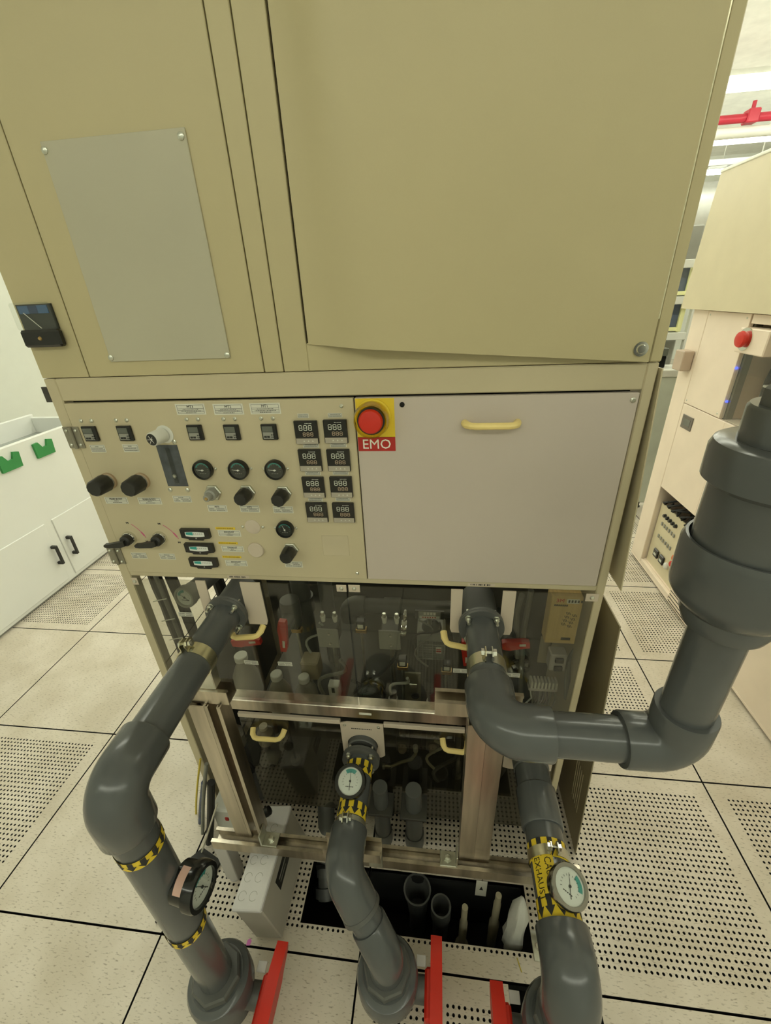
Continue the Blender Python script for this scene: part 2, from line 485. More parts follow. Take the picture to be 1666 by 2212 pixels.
B().lathe((x, Y0-.012, z), NF, [(0,.012),(.002,.012),(.002,.008),(.005,.0065)], 16).build('door_screw', chrome, up)
# access panel
ax0 = (F(237,780)[0]+F(92,303)[0])/2; ax1 = (F(398,279)[0]+F(502,775)[0])/2
az0 = (F(237,780)[1]+F(502,775)[1])/2; az1 = (F(398,279)[1]+F(92,303)[1])/2
ap = B().bbox(ax0, Y0-.003, az0, ax1, Y0, az1, .0008).build('access_panel', panelgrey, up)
for (u, v) in ((97,325),(391,294),(491,767),(240,773)):
    x, z = F(u, v, Y0-.003); screw(ap, x, z, Y0-.003, .0055)
# analogue panel meter
mx0, mx1 = F(63,750)[0], F(148,745)[0]; mz0, mz1 = F(63,750)[1], F(35,655)[1]
mx0 = max(mx0, XL+.004)
me_ = B().bbox(mx0, Y0-.016, mz0, mx1, Y0, mz0+(mz1-mz0)*.40, .004).build('panel_meter', gloss_black, up)
me_['label'] = 'square analogue meter with black foot'
zc = mz0+(mz1-mz0)*.40
B().box(mx0+.004, Y0-.004, zc, mx1-.004, Y0-.0005, mz1-.003).build('dial', dial_b, me_)
B().box(mx0+.008, Y0-.0055, zc+.028, mx1-.012, Y0-.004, zc+.042).build('blue_reflection', blue_refl, me_)  # blue reflection of the meter glass, painted as a solid band
B().box(mx0+.03, Y0-.006, zc+.028, mx1-.034, Y0-.0055, zc+.042).build('scale_mark', mat('dark_reflection_paint',(.02,.05,.14),.2), me_)  # darker middle of the painted reflection
B().cyl((mx0+.045, Y0-.007, zc+.002), (mx0+.018, Y0-.007, zc+.030), .0007, n=6).build('needle', white_ink, me_)
B().bbox(mx0, Y0-.017, zc, mx1, Y0-.009, mz1, .003).build('window', glass, me_)
B().lathe(((mx0+mx1)/2, Y0-.016, mz0+.016), NF, [(0,.004),(.002,.003)], 10).build('zero_screw', brass, me_)

# ================================================================== LOWER (CONTROL) CABINET
lo = thing('control_cabinet', 'beige control cabinet with instrument panel, white side door and clear lower doors', 'cabinet', ((XL+XR)/2, .8, 0))
ZP1, ZP0 = 1.4985, 1.064      # panel opening
ZR = 1.048                    # underside of the rail
pw = .027
B().bbox(XL, Y0, .015, XL+pw, Y0+.03, ZS, .002).build('frame_post', beige2, lo)
B().bbox(XR-.019, Y0, .015, XR, Y0+.03, ZS, .002).build('frame_post', beige2, lo)
B().bbox(XL+pw, Y0, ZP1, XR-.019, Y0+.03, ZS, .002).build('top_rail', beige2, lo)
B().bbox(XL+pw, Y0, ZR, XR-.019, Y0+.03, ZP0-.001, .002).build('middle_rail', beige2, lo)
B().box(XL, Y0+.03, ZS-.02, XR, 1.15, ZS).build('roof_plate', beige2, lo)
B().box(XL+.004, Y0+.03, ZR, XL+.008, 1.1, ZS-.02).build('side_panel', beige2, lo)
B().box(XR-.008, Y0+.03, .02, XR-.004, 1.1, ZS-.02).build('side_panel', beige2, lo)
B().box(XL+.03, Y0+.022, ZR+.002, XR-.03, Y0+.026, ZS-.01).build('inner_back_plate', dark, lo)
for y in (1.07,):
    B().box(XL, y, .015, XL+.03, y+.03, ZS-.02).build('frame_post', beige2, lo)
    B().box(XR-.03, y, .015, XR, y+.03, ZS-.02).build('frame_post', beige2, lo)
B().box(XL, Y0+.03, .60, XL+.02, 1.07, .63).build('side_rail', beige2, lo)
B().box(XL, Y0+.03, .015, XL+.03, 1.07, .045).build('side_rail', beige2, lo)
B().box(1.60, 1.075, .02, XR-.03, 1.08, ZR).build('inner_back_plate', innerm, lo)
ZSH = .43
B().box(XL+.03, .375, .03, XR-.03, 1.06, .04).build('base_pan', innerm, lo)
B().box(XL+.22, Y0+.11, ZSH-.015, XR-.03, 1.07, ZSH).build('inner_shelf', innerm, lo)
B().box(XL+.004, Y0+.03, .02, XL+.008, 1.07, .60).build('side_panel', innerm, lo)
B().box(XL+.03, 1.075, .02, 1.60, 1.08, .60).build('inner_back_plate', innerm, lo)
for k in range(4):
    xx, yy = ((XL+.03, Y0+.03),(XR-.03, Y0+.03),(XL+.03, 1.06),(XR-.03, 1.06))[k]
    B().lathe((xx, yy, 0), ZA, [(0,.02),(.006,.02),(.006,.008),(.02,.008)], 12).build('levelling_foot', steel, lo)
# instrument panel
ix0, ix1 = XL+pw+.002, F(780, 1060)[0]-.001
ip = B().bbox(ix0, Y0-.004, ZP0, ix1, Y0+.010, ZP1-.004, .0012).build('instrument_panel', beige2, lo)
wx0, wx1 = ix1+.0025, XR-.019-.004
wp = B().bbox(wx0, Y0-.004, ZP0+.001, wx1, Y0+.010, ZP1-.004, .0012).build('white_side_door', whitepanel, lo)
YP = Y0-.004
def FP(u, v): return F(u, v, YP)
for (u, v) in ((738,877),(772,1238)): x, z = FP(u, v); screw(ip, x, z, YP, .004)
for (u, v, m_) in ((1368,864,steel),(869,874,dark)): x, z = FP(u, v); screw(wp, x, z, YP, .005, m_)
# cream bow handle on the white door
def handle(par, pa, pb, out, m_, name='handle', r=.006, depth=.028):
    pa, pb = Vector(pa), Vector(pb); out = Vector(out).normalized(); d = (pb-pa)
    pts = [pa, pa+out*depth*.55+d*.03, pa+out*depth*.9+d*.11, pa+out*depth+d*.22, pa+out*depth+d*.5, pb+out*depth-d*.22, pb+out*depth*.9-d*.11, pb+out*depth*.55-d*.03, pb]
    return B().tube(pts, [r*1.15]*2+[r]*5+[r*1.15]*2, 10).build(name, m_, par)
xa, za = FP(1004, 914); xb, zb = FP(1118, 914)
handle(wp, (xa, YP, za), (xb, YP, za), NF, cream_h, r=.0065, depth=.024)
# hinges
def hinge(u, v, h=.048):
    x, z = FP(u, v)
    hg = B().bbox(x-.019, YP-.0025, z-h/2, x-.001, YP, z+h/2, .0006).bbox(x+.001, YP-.0025, z-h/2, x+.019, YP, z+h/2, .0006).cyl((x, YP-.004, z-h/2), (x, YP-.004, z+h/2), .004, n=10).build('hinge', mat('dull_hinge', (.30,.28,.22), .45, metal=.6), lo)
    for sx in (-.011, .011):
        for sz in (-.016, .016): screw(hg, x+sx, z+sz, YP-.0025, .0035)
hinge(161, 945); hinge(252, 1200)
xx, zz = F(92, 853)
B().box(XL-.022, Y0+.01, zz-.018, XL, Y0+.014, zz+.014).build('side_bracket', dust, lo)

# ---- instruments
def label(u, v, w, h, rows=(), head=None, par=None, y=YP, sheet=paper, lettering=True, name='label_plate', tilt=0):
    """printed label: white sheet with ruled frame, heading and fine rows"""
    x, z = F(u, v, y); w *= PXM; h *= PXM
    p_ = B().box(x-w/2, y-.0006, z-h/2, x+w/2, y, z+h/2).build(name, sheet, par or lo)
    if not lettering: return p_
    b = B(); yy = y-.0007; t = .0005
    iw, ih = w*.90, h*.78
    def bar(x0, z0, x1, z1): b.box(x0, yy-.0001, z0, x1, yy, z1)
    bar(x-iw/2, z+ih/2-t, x+iw/2, z+ih/2); bar(x-iw/2, z-ih/2, x+iw/2, z-ih/2+t)
    bar(x-iw/2, z-ih/2, x-iw/2+t, z+ih/2); bar(x+iw/2-t, z-ih/2, x+iw/2, z+ih/2)
    top = z+ih/2
    if head:
        hh = ih*.42; put_text(b, head, hh*1.05, (x, yy-.0001, top-hh*.52), XA, ZA); top -= hh
        bar(x-iw/2, top-t/2, x+iw/2, top+t/2)
    rem = top-(z-ih/2)
    for k, r in enumerate(rows):
        zc = top-rem*(k+.5)/len(rows)
        if k: bar(x-iw/2, top-rem*k/len(rows)-t/2, x+iw/2, top-rem*k/len(rows)+t/2)
        for (a0, a1) in r:      # fine print too small to read: short strokes
            q = a0
            while q < a1-.01:
                wq = random.uniform(.02, .05); bar(x-iw/2+iw*q, zc-rem*.16/len(rows), x-iw/2+iw*min(a1, q+wq), zc+rem*.16/len(rows)); q += wq+.02
    b.build('lettering', ink, p_)
    return p_
PXM = (F(688, 930, YP)[0]-F(636, 930, YP)[0])/52.0     # metres per pixel on the panel
def knob_dir(u0, v0, u1, v1): pass

def pressure_switch(u, v):
    x, z = FP(u, v); s = .0165
    p_ = B().bbox(x-s, YP-.006, z-s, x+s, YP, z+s, .0012).build('digital_pressure_switch', gloss_black, lo)
    B().box(x-s+.003, YP-.0068, z+.001, x+s-.008, YP-.006, z+s-.004).build('display', lcd, p_)
    B().box(x-s+.003, YP-.0066, z-s+.003, x+s-.008, YP-.006, z).build('face', grey_p, p_)
    k_ = B()
    for q in range(2): k_.box(x-s+.005+q*.0065, YP-.0072, z-s+.005, x-s+.0105+q*.0065, YP-.0066, z-s+.009)
    for q in range(4): k_.box(x+.004+(q % 2)*.0035, YP-.0072, z-s+.005+(q//2)*.005, x+.006+(q % 2)*.0035, YP-.0066, z-s+.0075+(q//2)*.005)
    k_.build('keys', black, p_)
    for sx in (-.014, .011): screw(lo, x+sx, z+.0275, YP, .0042)
for (u, v) in ((198,936),(273,935),(424,933.5),(503,933),(583.5,932)): pressure_switch(u, v)
label(212, 969, 37, 18, [[(.35,.6)],[(.05,.9)],[(.05,.95)]]); label(283, 968, 38, 18, [[(.35,.6)],[(.05,.9)],[(.05,.95)]])
for (u, v, s) in ((412,884,'MT3'),(493.6,884,'MT2'),(573,882.5,'MT1')):
    label(u, v, 66, 23, [[(.2,.8)],[(.12,.9)],[(.3,.7)]], s)

# flow meter with white turning knob
x, z = FP(356, 938)
fm = B().lathe((x, YP, z), NF, [(0,.0195),(.001,.0195),(.001,.0185)], 24).build('flow_meter', white_p, lo)
B().lathe((x-.004, YP-.001, z-.001), Vector((-.18,-1,-.02)), [(0,.0155),(.03,.0145),(.032,.0135)], 24).build('knob', white_p, fm)
kx = Vector((x-.004, YP-.001, z-.001))+Vector((-.18,-1,-.02)).normalized()*.0322
B().lathe(kx, Vector((-.18,-1,-.02)), [(0,.0125),(.0006,.0125)], 20).build('knob_cap', black, fm)
kb = B()
for q in range(3):
    a = q*PI/3; d = Vector((math.cos(a), 0, math.sin(a)))*.009; kb.cyl(kx+NF*.001-d, kx+NF*.001+d, .0005, n=4)
kb.build('cap_marks', white_ink, fm)
q4 = [FP(*p_) for p_ in ((338,961),(383,961),(407,1050),(363,1050))]
fx0 = (q4[0][0]+q4[3][0])/2; fx1 = (q4[1][0]+q4[2][0])/2; fz1 = q4[0][1]; fz0 = q4[2][1]
B().box(fx0, YP-.001, fz0, fx1, YP-.0002, fz1).build('scale_window', mat('smoked_scale', (.075,.085,.095), .2, var=.3, scale=40), fm)
B().bbox((fx0+fx1)/2-.006, YP-.004, fz0+.006, (fx0+fx1)/2+.006, YP-.001, fz1-.006, .002).build('flow_tube', glass, fm)
B().lathe(((fx0+fx1)/2, YP-.003, fz0+.02), ZA, [(0,.001),(.004,.004),(.008,.004),(.01,.001)], 10).build('float', steel, fm)
for (u, v) in ((377,954),(368,1058),(405.5,1058)): xx, zz = FP(u, v); screw(fm, xx, zz, YP, .005)
label(394, 1078, 46, 17, [[(.3,.6)],[(.1,.3),(.45,.9)],[(.05,.35),(.5,.95)]])

def round_gauge(u, v, r, ang, par=None):
    x, z = FP(u, v)
    p_ = B().lathe((x, YP, z), NF, [(0,r),(.010,r),(.012,r*.95),(.012,r*.86),(.007,r*.84)], 32).build('round_gauge', gloss_black, par or lo)
    B().lathe((x, YP-.0065, z), NF, [(0,r*.84),(.0006,r*.84)], 32).build('dial', dial_b, p_)
    arc = B()
    for k in range(10):
        a0, a1 = PI*(.12+.076*k), PI*(.12+.076*(k+1))
        pts = [(rr*math.cos(a), rr*math.sin(a)) for rr, a in ((r*.62,a0),(r*.74,a0),(r*.74,a1),(r*.62,a1))]
        arc.prism(pts, (x, YP-.0072, z), XA, ZA, NF, .0002)
    arc.build('coloured_scale', teal, p_)
    mk = B()
    for k in range(9):
        a = PI*(1.1-.15*k); d = Vector((math.cos(a), 0, math.sin(a))); c = Vector((x, YP-.0076, z))
        mk.cyl(c+d*r*.52, c+d*r*.60, .0004, n=4)
    for k in range(4): mk.box(x-r*.35+k*r*.18, YP-.0076, z-r*.40, x-r*.25+k*r*.18, YP-.0073, z-r*.33)
    mk.build('scale_marks', grey_p, p_)
    d = Vector((math.cos(ang), 0, math.sin(ang))); c = Vector((x, YP-.009, z))
    B().cyl(c-d*r*.15, c+d*r*.62, .0008, .0003, n=6).lathe(c+Vector((0,.001,0)), NF, [(0,r*.09),(.002,r*.09)], 10).build('needle', white_ink, p_)
    B().lathe((x, YP-.0095, z), NF, [(0,r*.85),(.0004,r*.85)], 32).build('glass', glass, p_)
    for s in (-1, 1): screw(lo, x+s*(r+.0045), z+.001, YP, .0032)
for (u, v) in ((441,1013),(517.5,1013),(596,1013)): round_gauge(u, v, .0222, PI*.98)
round_gauge(617.5, 1141, .0205, PI*.62)
def regulator(u, v, bare=False, tilt=(-.28,-1,-.22), washer=None, r=.0135, L=.042):
    x, z = FP(u, v); o = Vector((x, YP, z)); d = Vector((0,-1,0))
    m_ = steel if washer is None else washer
    p_ = B().lathe(o, d, [(0,.0195),(.005,.0195),(.0065,.0175)], 6 if washer is None else 28).build('regulator', m_, lo)
    if bare:
        B().lathe(o+d*.005, d, [(0,.0135),(.014,.013),(.016,.010)], 20).build('collar', grey_p, p_)
        B().lathe(o+d*.02, d, [(0,.009),(.014,.008),(.016,.007)], 16).build('stem', grey_p, p_)
        B().lathe(o+d*.036, d, [(0,.004),(.002,.003)], 10).build('spring_tip', brass, p_)
    else:
        B().lathe(o+d*.005, d, [(0,r*1.02),(.006,r*1.02),(.007,r*1.1)], 24).build('collar', grey_p, p_)
        n = 30; k_ = B()
        prof = [(.012, r*1.18), (.014, r*1.24), (L-.003, r*1.12), (L, r*.98)]
        a, e1, e2 = frame_of(d); vs = []; fs = []
        for t, rr in prof:
            for q in range(n):
                th = 2*PI*q/n; r2 = rr*(1-.05*(q % 3 == 0)); vs.append(o+a*t+(e1*math.cos(th)+e2*math.sin(th))*r2)
        for j in range(len(prof)-1):
            for q in range(n): fs.append((j*n+q, j*n+(q+1) % n, (j+1)*n+(q+1) % n, (j+1)*n+q))
        fs.append(tuple((len(prof)-1)*n+q for q in range(n))); fs.append(tuple(reversed(range(n))))
        k_.add(vs, fs).build('knob', black, p_)
regulator(462, 1063, bare=True); regulator(535, 1063); regulator(613, 1065); regulator(629, 1186)
tanw = mat('tan_washer', T(150,130,90), .45)
regulator(236, 1038, washer=tanw, r=.0165, L=.05); regulator(307, 1038, washer=tanw, r=.0165, L=.05)
for (u, v, s) in ((470,1098,'MT3'),(540,1099,'MT2'),(612,1101,'MT1')): label(u, v, 48, 18, [[(.05,.3),(.45,.9)],[(.05,.38),(.45,.95)]], s)
for (u, v) in ((252,1081),(324,1082)): label(u, v, 60, 18, [[(.4,.6)],[(.3,.75)]], 'MAIN BODY')
label(635, 1219, 45, 18, [[(.4,.8)],[(.05,.3),(.45,.9)],[(.05,.38),(.45,.95)]])
# selector switches with lever
def selector(u, v):
    x, z = FP(u, v); o = Vector((x, YP, z))
    p_ = B().lathe(o, NF, [(0,.0175),(.006,.0175),(.009,.0155)], 28).build('selector_switch', chrome, lo)
    B().lathe(o+NF*.008, NF, [(0,.0145),(.012,.0135),(.016,.010)], 24).build('hub', black, p_)
    pts = [(-.052,-.0085),(-.050,-.0125),(-.040,-.0135),(-.008,-.012),(.004,-.008),(.004,.006),(-.012,.002),(-.040,-.004),(-.050,-.005)]
    B().prism(pts, o+NF*.020, XA, ZA, NF, .010).build('lever', black, p_)
selector(281, 1161); selector(347, 1161)
for (u0, v0, u1, v1) in ((283,1132,316,1162),(352,1134,386,1164)):
    a = Vector((FP(u0, v0)[0], YP-.0003, FP(u0, v0)[1])); c = Vector((FP(u1, v1)[0], YP-.0003, FP(u1, v1)[1]))
    mid = (a+c)/2+Vector((.005,0,.005)); pts = []
    for k in range(9):
        t = k/8; pts.append(a*(1-t)**2+mid*2*t*(1-t)+c*t*t)
    bb = B()
    for k in range(8):
        w = .0009+.0012*(k in (5,6))
        d = (pts[k+1]-pts[k]).normalized(); n_ = Vector((-d.z,0,d.x))
        bb.add([pts[k]+n_*w, pts[k]-n_*w, pts[k+1]-n_*w, pts[k+1]+n_*w], [(0,1,2,3)])
    bb.build('arc_mark', pink, lo)
    for (qx, qz) in ((a.x-.012, a.z+.001), (c.x-.004, c.z-.012)):
        B().prism([(0,0),(.002,0),(.002,.0018),(.004,.0018),(.004,0),(.0065,0),(.0065,.0045),(.004,.0045),(.004,.003),(.002,.003),(.002,.0045),(0,.0045)], (qx, YP-.0002, qz), XA, ZA, NF, .0002).build('switch_marking', ink, lo)
label(301, 1200, 43, 18, [[(.3,.7)],[(.1,.35),(.5,.9)],[(.05,.4),(.5,.95)]]); label(362, 1202, 43, 18, [[(.3,.7)],[(.1,.35),(.5,.9)],[(.05,.4),(.5,.95)]])
# edgewise exhaust meters
def edge_meter(u, v):
    x, z = FP(u, v); w, h = .036, .0135
    p_ = B().prism([(-w,h),(w,h),(w,-h*.72),(w*.55,-h*.9),(w*.5,-h*1.15),(-w*.5,-h*1.15),(-w*.55,-h*.9),(-w,-h*.72)], (x,YP,z), XA, ZA, NF, .009).build('exhaust_meter', gloss_black, lo)
    def arcs(x0, x1, m_, nm, d, zt, zb):
        n = 8; poly = []
        for k in range(n+1):
            q = x0+(x1-x0)*k/n; poly.append((q, zt-.10*abs(q/w)**2*h*2))
        for k in range(n, -1, -1):
            q = x0+(x1-x0)*k/n; poly.append((q, zb+.16*abs(q/w)**2*h*2))
        B().prism(poly, (x,YP-.009,z), XA, ZA, NF, d).build(nm, m_, p_)
    arcs(-w*.66, w*.66, dial_w, 'scale', .0005, h*.55, -h*.45)
    arcs(-w*.60, -w*.12, teal, 'coloured_zone', .0008, h*.5, -h*.1)
    mk = B()
    for q in range(5): mk.box(x-w*.05+q*w*.14, YP-.0102, z+h*.05, x-w*.05+q*w*.14+.0008, YP-.0098, z+h*.3)
    mk.build('scale_marks', ink, p_)
    B().lathe((x+.001, YP-.009, z-h*.75), NF, [(0,.002),(.001,.0015)], 8).build('zero_screw', grey_p, p_)
for (u, v) in ((425,1151),(433.6,1182),(442.7,1213)): edge_meter(u, v)
for (u, v, uy, vy) in ((496,1152,487,1141.2),(503,1185.5,493,1173),(511,1216.5,501,1203)):
    label(u, v, 58, 17, [[(.42,.55)],[(.35,.65)]], 'EXHAUST')
    yl = label(uy, vy, 50, 6, sheet=yellow_l, lettering=False, name='yellow_tape_label')
    x, z = F(uy, vy, YP); bb = B(); q = -.9
    while q < .75:
        wq = random.uniform(.05, .12); bb.box(x+q*25*PXM, YP-.0008, z-.0012, x+(q+wq)*25*PXM, YP-.0006, z+.0013); q += wq+.05
    bb.build('lettering', mat('brown_ink', (.25,.15,.02), .6), yl)
# blanking discs and square patch
x, z = FP(546, 1138); B().lathe((x, YP, z), NF, [(0,.0185),(.001,.0185),(.0015,.0175)], 32).build('blanking_disc', plate_m, lo)
for s in (-1, 1): screw(lo, x+s*.0245, z, YP, .0035)
x, z = FP(553.6, 1187); B().lathe((x, YP, z), NF, [(0,.0195),(.004,.0195),(.0055,.018)], 32).build('blanking_cap', plate_m, lo)
x, z = FP(725.6, 1178.5); B().bbox(x-.031, YP-.0012, z-.027, x+.031, YP, z+.027, .0005).build('square_patch', mat('pale_patch', T(172,162,120), .5), lo)
# temperature controllers with two rows of seven-segment figures
def seg_digit(b, x, z, w, h, y, t):
    def hb(zc): b.box(x-w/2+t*.4, y-.0002, zc-t/2, x+w/2-t*.4, y, zc+t/2)
    def vb(xc, z0, z1): b.box(xc-t/2, y-.0002, z0+t*.3, xc+t/2, y, z1-t*.3)
    hb(z+h/2); hb(z); hb(z-h/2)
    for sx in (-1, 1): vb(x+sx*w/2, z, z+h/2); vb(x+sx*w/2, z-h/2, z)
def controller(u, v):
    x, z = FP(u, v); s = .0242
    p_ = B().bbox(x-s, YP-.007, z-s, x+s, YP, z+s, .0012).build('temperature_controller', gloss_black, lo)
    B().box(x-s+.0015, YP-.0078, z-s+.001, x+s-.0015, YP-.007, z-s+.0125).build('key_strip', beigelcd, p_)
    b = B()
    for k in range(3): seg_digit(b, x-.0105+k*.0098, z+.0100, .0062, .0100, YP-.0071, .0013)
    b.build('upper_figures', segm, p_)
    b = B()
    for k in range(3): seg_digit(b, x-.0042+k*.0078, z-.0035, .0050, .0072, YP-.0071, .0012)
    b.build('lower_figures', seg2, p_)
    b = B()
    for k in range(3): b.prism([(-.002,-.0015),(.002,-.0015),(0,.002)], (x-.006+k*.009, YP-.0079, z-s+.007), XA, ZA, NF, .0002)
    for k in range(5): b.box(x-.001+k*.003, YP-.0073, z+.0185, x+.001+k*.003, YP-.007, z+.0197)
    b.build('key_marks', segm, p_)
TC = ((663.6,932.8),(726.4,930.8),(671.7,992.7),(732.8,992.7),(678.9,1050.9),(738.5,1050.3),(686,1105),(743.4,1105.6))
for (u, v) in TC: controller(u, v)
for (u, v, w) in ((655,898,24),(724,897,30),(672,962.5,35),(731,961.5,35),(676,1022,35),(736,1021,35),(682,1079,34),(741,1078,34)):
    label(u, v, w, 9, [[(.1,.9)],[(.05,.95)]])
# emergency stop on its yellow and red plate
e0 = FP(767, 861); e1_ = FP(852, 944)
eb = B().box(e0[0], YP-.0008, e1_[1], e1_[0]+.002, YP, e0[1]).build('emergency_stop_plate', yellow_l, lo)
r0 = FP(773, 944); r1 = FP(855, 974)
B().box(r0[0], YP-.0008, r1[1], r1[0], YP, r0[1]).build('red_plate', red_l, eb)
tb = B(); put_text(tb, 'EMO', .0285, ((r0[0]+r1[0])/2, YP-.001, (r0[1]+r1[1])/2-.001), XA, ZA, squeeze=1.0); tb.build('lettering', white_ink, eb)
x, z = FP(806, 901)
es = B().lathe((x, YP, z), NF, [(0,.036),(.004,.036),(.006,.033),(.012,.030),(.020,.029)], 36).build('emergency_stop_button', yellow_l, lo)
B().lathe((x, YP-.010, z), NF, [(0,.034),(.010,.035),(.028,.032),(.028,.031),(.010,.034)], 36).build('clear_guard', clear_mat('yellow_clear_film', (.95,.88,.45), 1.0, .2), es)
B().lathe((x, YP-.018, z), NF, [(0,.0265),(.014,.0265),(.014,.0248)], 32).build('black_collar', black, es)
B().lathe((x, YP-.022, z), NF, [(0,.0235),(.014,.0235),(.018,.021),(.020,.012),(.0205,.0001)], 32).build('push_button', red_p, es)
# little name strips on the rail
for (u, v, w) in ((515,1246,60),(1040,1263,64)):
    x, z = F(u, v, Y0); w2 = w*PXM/2
    s_ = B().box(x-w2, Y0-.0006, z-.004, x+w2, Y0, z+.004).build('name_strip', plate_m, lo); bb = B(); q = -.8
    while q < .7:
        wq = random.uniform(.04,.1); bb.box(x+q*w2, Y0-.0008, z-.0022, x+(q+wq)*w2, Y0-.0006, z+.0022); q += wq+random.choice((.03,.03,.12))
    bb.build('lettering', ink, s_)

# ================================================================== CLEAR DOORS
YD = .346
def sheet(poly, y, t, name, m_, par):
    return B().prism([(x, z) for x, z in poly], (0, y, 0), XA, ZA, NF, t).build(name, m_, par)
XS = 1.785
PX1, PX3, PZ1, PZ3 = 1.468, 2.110, .957, .955       # the two upper exhaust pipes
def notched(x0, x1, z0, z1, cx, hw, zn):
    return [(x0,z0),(x1,z0),(x1,z1),(cx+hw,z1),(cx+hw,zn),(cx-hw,zn),(cx-hw,z1),(x0,z1)]
d1 = sheet(notched(XL+.030, XS-.002, .617, 1.043, PX1, .050, .905), Y0-.002, .004, 'clear_upper_door', acrylic, lo)
d2 = sheet(notched(XS+.002, XR-.022, .617, 1.043, PX3, .050, .905), Y0-.002, .004, 'clear_upper_door', acrylic, lo)
d3 = sheet([(1.40,.07),(2.352,.07),(2.352,.53),(2.345,.53),(2.345,.39),(2.21,.39),(2.21,.53),(1.851,.53),(1.851,.39),(1.724,.39),(1.724,.53),(1.40,.53)], Y0-.002, .004, 'clear_lower_door', shade_tint, lo)
YA = Y0-.006
B().bbox(1.40, YA-.004, .530, 1.722, YA+.006, .546, .001).build('door_edge_strip', plate_m, d3)
B().bbox(1.853, YA-.004, .530, 2.09, YA+.006, .546, .001).build('door_edge_strip', plate_m, d3)
B().bbox(1.37, Y0-.012, .566, 2.092, Y0+.028, .610, .002).build('cross_rail', strutm, lo)
B().bbox(XL+.03, Y0+.005, .566, 1.37, Y0+.02, .585, .002).build('cross_rail', beige2, lo)
B().bbox(2.092, Y0+.005, .566, XR-.02, Y0+.02, .585, .002).build('cross_rail', beige2, lo)
x, z = at(790, 1548, Y=Y0-.012).x, .588
B().box(x-.018, Y0-.0128, z-.004, x+.018, Y0-.012, z+.004).build('name_strip', paper, lo)
# door handles, latch plates and stickers on the clear doors
for (par, a, c_) in ((d1,(1.462,.893),(1.548,.904)), (d2,(2.022,.912),(2.095,.897)), (d3,(1.437,.478),(1.540,.481)), (d3,(2.027,.496),(2.10,.49))):
    handle(par, (a[0], YA, a[1]), (c_[0], YA, c_[1]), (0,-1,-.45), cream_h, r=.0075, depth=.03)
def latch(u0, v0, u1, v1, par):
    a = F(u0, v0, Y0-.003); c_ = F(u1, v1, Y0-.003)
    p_ = B().bbox(a[0], YA-.002, c_[1], c_[0], YA, a[1], .0006).build('latch_plate', plate_m, par)
    screw(p_, (a[0]+c_[0])/2, (a[1]+c_[1])/2, YA-.002, .005)
latch(727, 1261, 750, 1276, d1); latch(753, 1261, 779, 1277, d2); latch(1266, 1280, 1290, 1297, d2); latch(285, 1246, 303, 1261, d1)
PXM2 = PXM
for (u, v, par) in ((543,1431,d1),(616,1434,d1),(401,1327,d1),(996,1449,d2),(1106,1458,d2)):
    label(u, v, 42, 15, [[(.05,.45),(.55,.95)],[(.05,.45),(.55,.95)]], None, par, y=YA, name='sticker')
# cream plates around the pipes
for (cx, zb, s0, s1) in ((PX1,.925,.072,.098),(PX3,.928,.073,.076)):
    B().prism([(-s0,0),(-s0,ZR-zb),(-.046,ZR-zb),(-.046,-.012),(-s0+.004,-.012)], (cx,YA-.003,zb), XA, ZA, NF, .003).build('pipe_plate', plate_m, lo)
    B().prism([(s1,0),(s1-.004,-.012),(.046,-.012),(.046,ZR-zb),(s1,ZR-zb)], (cx,YA-.003,zb), XA, ZA, NF, .003).build('pipe_plate', plate_m, lo)
def plate_hole(x0, z0, x1, z1, cx, cz, r, y, t, n=32):
    b = B(); vs = []; fs = []
    for k in range(n):
        a = 2*PI*k/n; c_, s_ = math.cos(a), math.sin(a)
        tx = ((x1-cx)/c_ if c_ > 0 else (x0-cx)/c_) if abs(c_) > 1e-6 else 1e9
        tz = ((z1-cz)/s_ if s_ > 0 else (z0-cz)/s_) if abs(s_) > 1e-6 else 1e9
        q = min(tx, tz)
        for yy in (y-t, y): vs += [(cx+c_*r, yy, cz+s_*r), (cx+c_*q, yy, cz+s_*q)]
    for k in range(n):
        a, c_ = 4*k, 4*((k+1) % n)
        fs += [(a,a+1,c_+1,c_),(a+2,c_+2,c_+3,a+3),(a,c_,c_+2,a+2),(a+1,a+3,c_+3,c_+1)]
    return b.add(vs, fs)
pz2, pz4, PX2, PX4 = .432, .455, 1.785, 2.277
q = plate_hole(1.722, .389, 1.852, .545, PX2, pz2+.012, .047, YA-.002, .004).build('pipe_plate', plate_m, lo)
for (sx, sz) in ((1.736,.532),(1.838,.532)): screw(q, sx, sz, YA-.006, .005, steel)
bb = B(); qq = -.03
while qq < .03:
    wq = random.uniform(.002,.005); bb.box(PX2+qq, YA-.0063, .517, PX2+qq+wq, YA-.006, .5205); qq += wq+.0015
bb.build('lettering', ink, q)
plate_hole(2.208, .386, 2.348, .545, PX4, pz4+.006, .052, YA-.002, .004).build('pipe_plate', plate_m, lo)

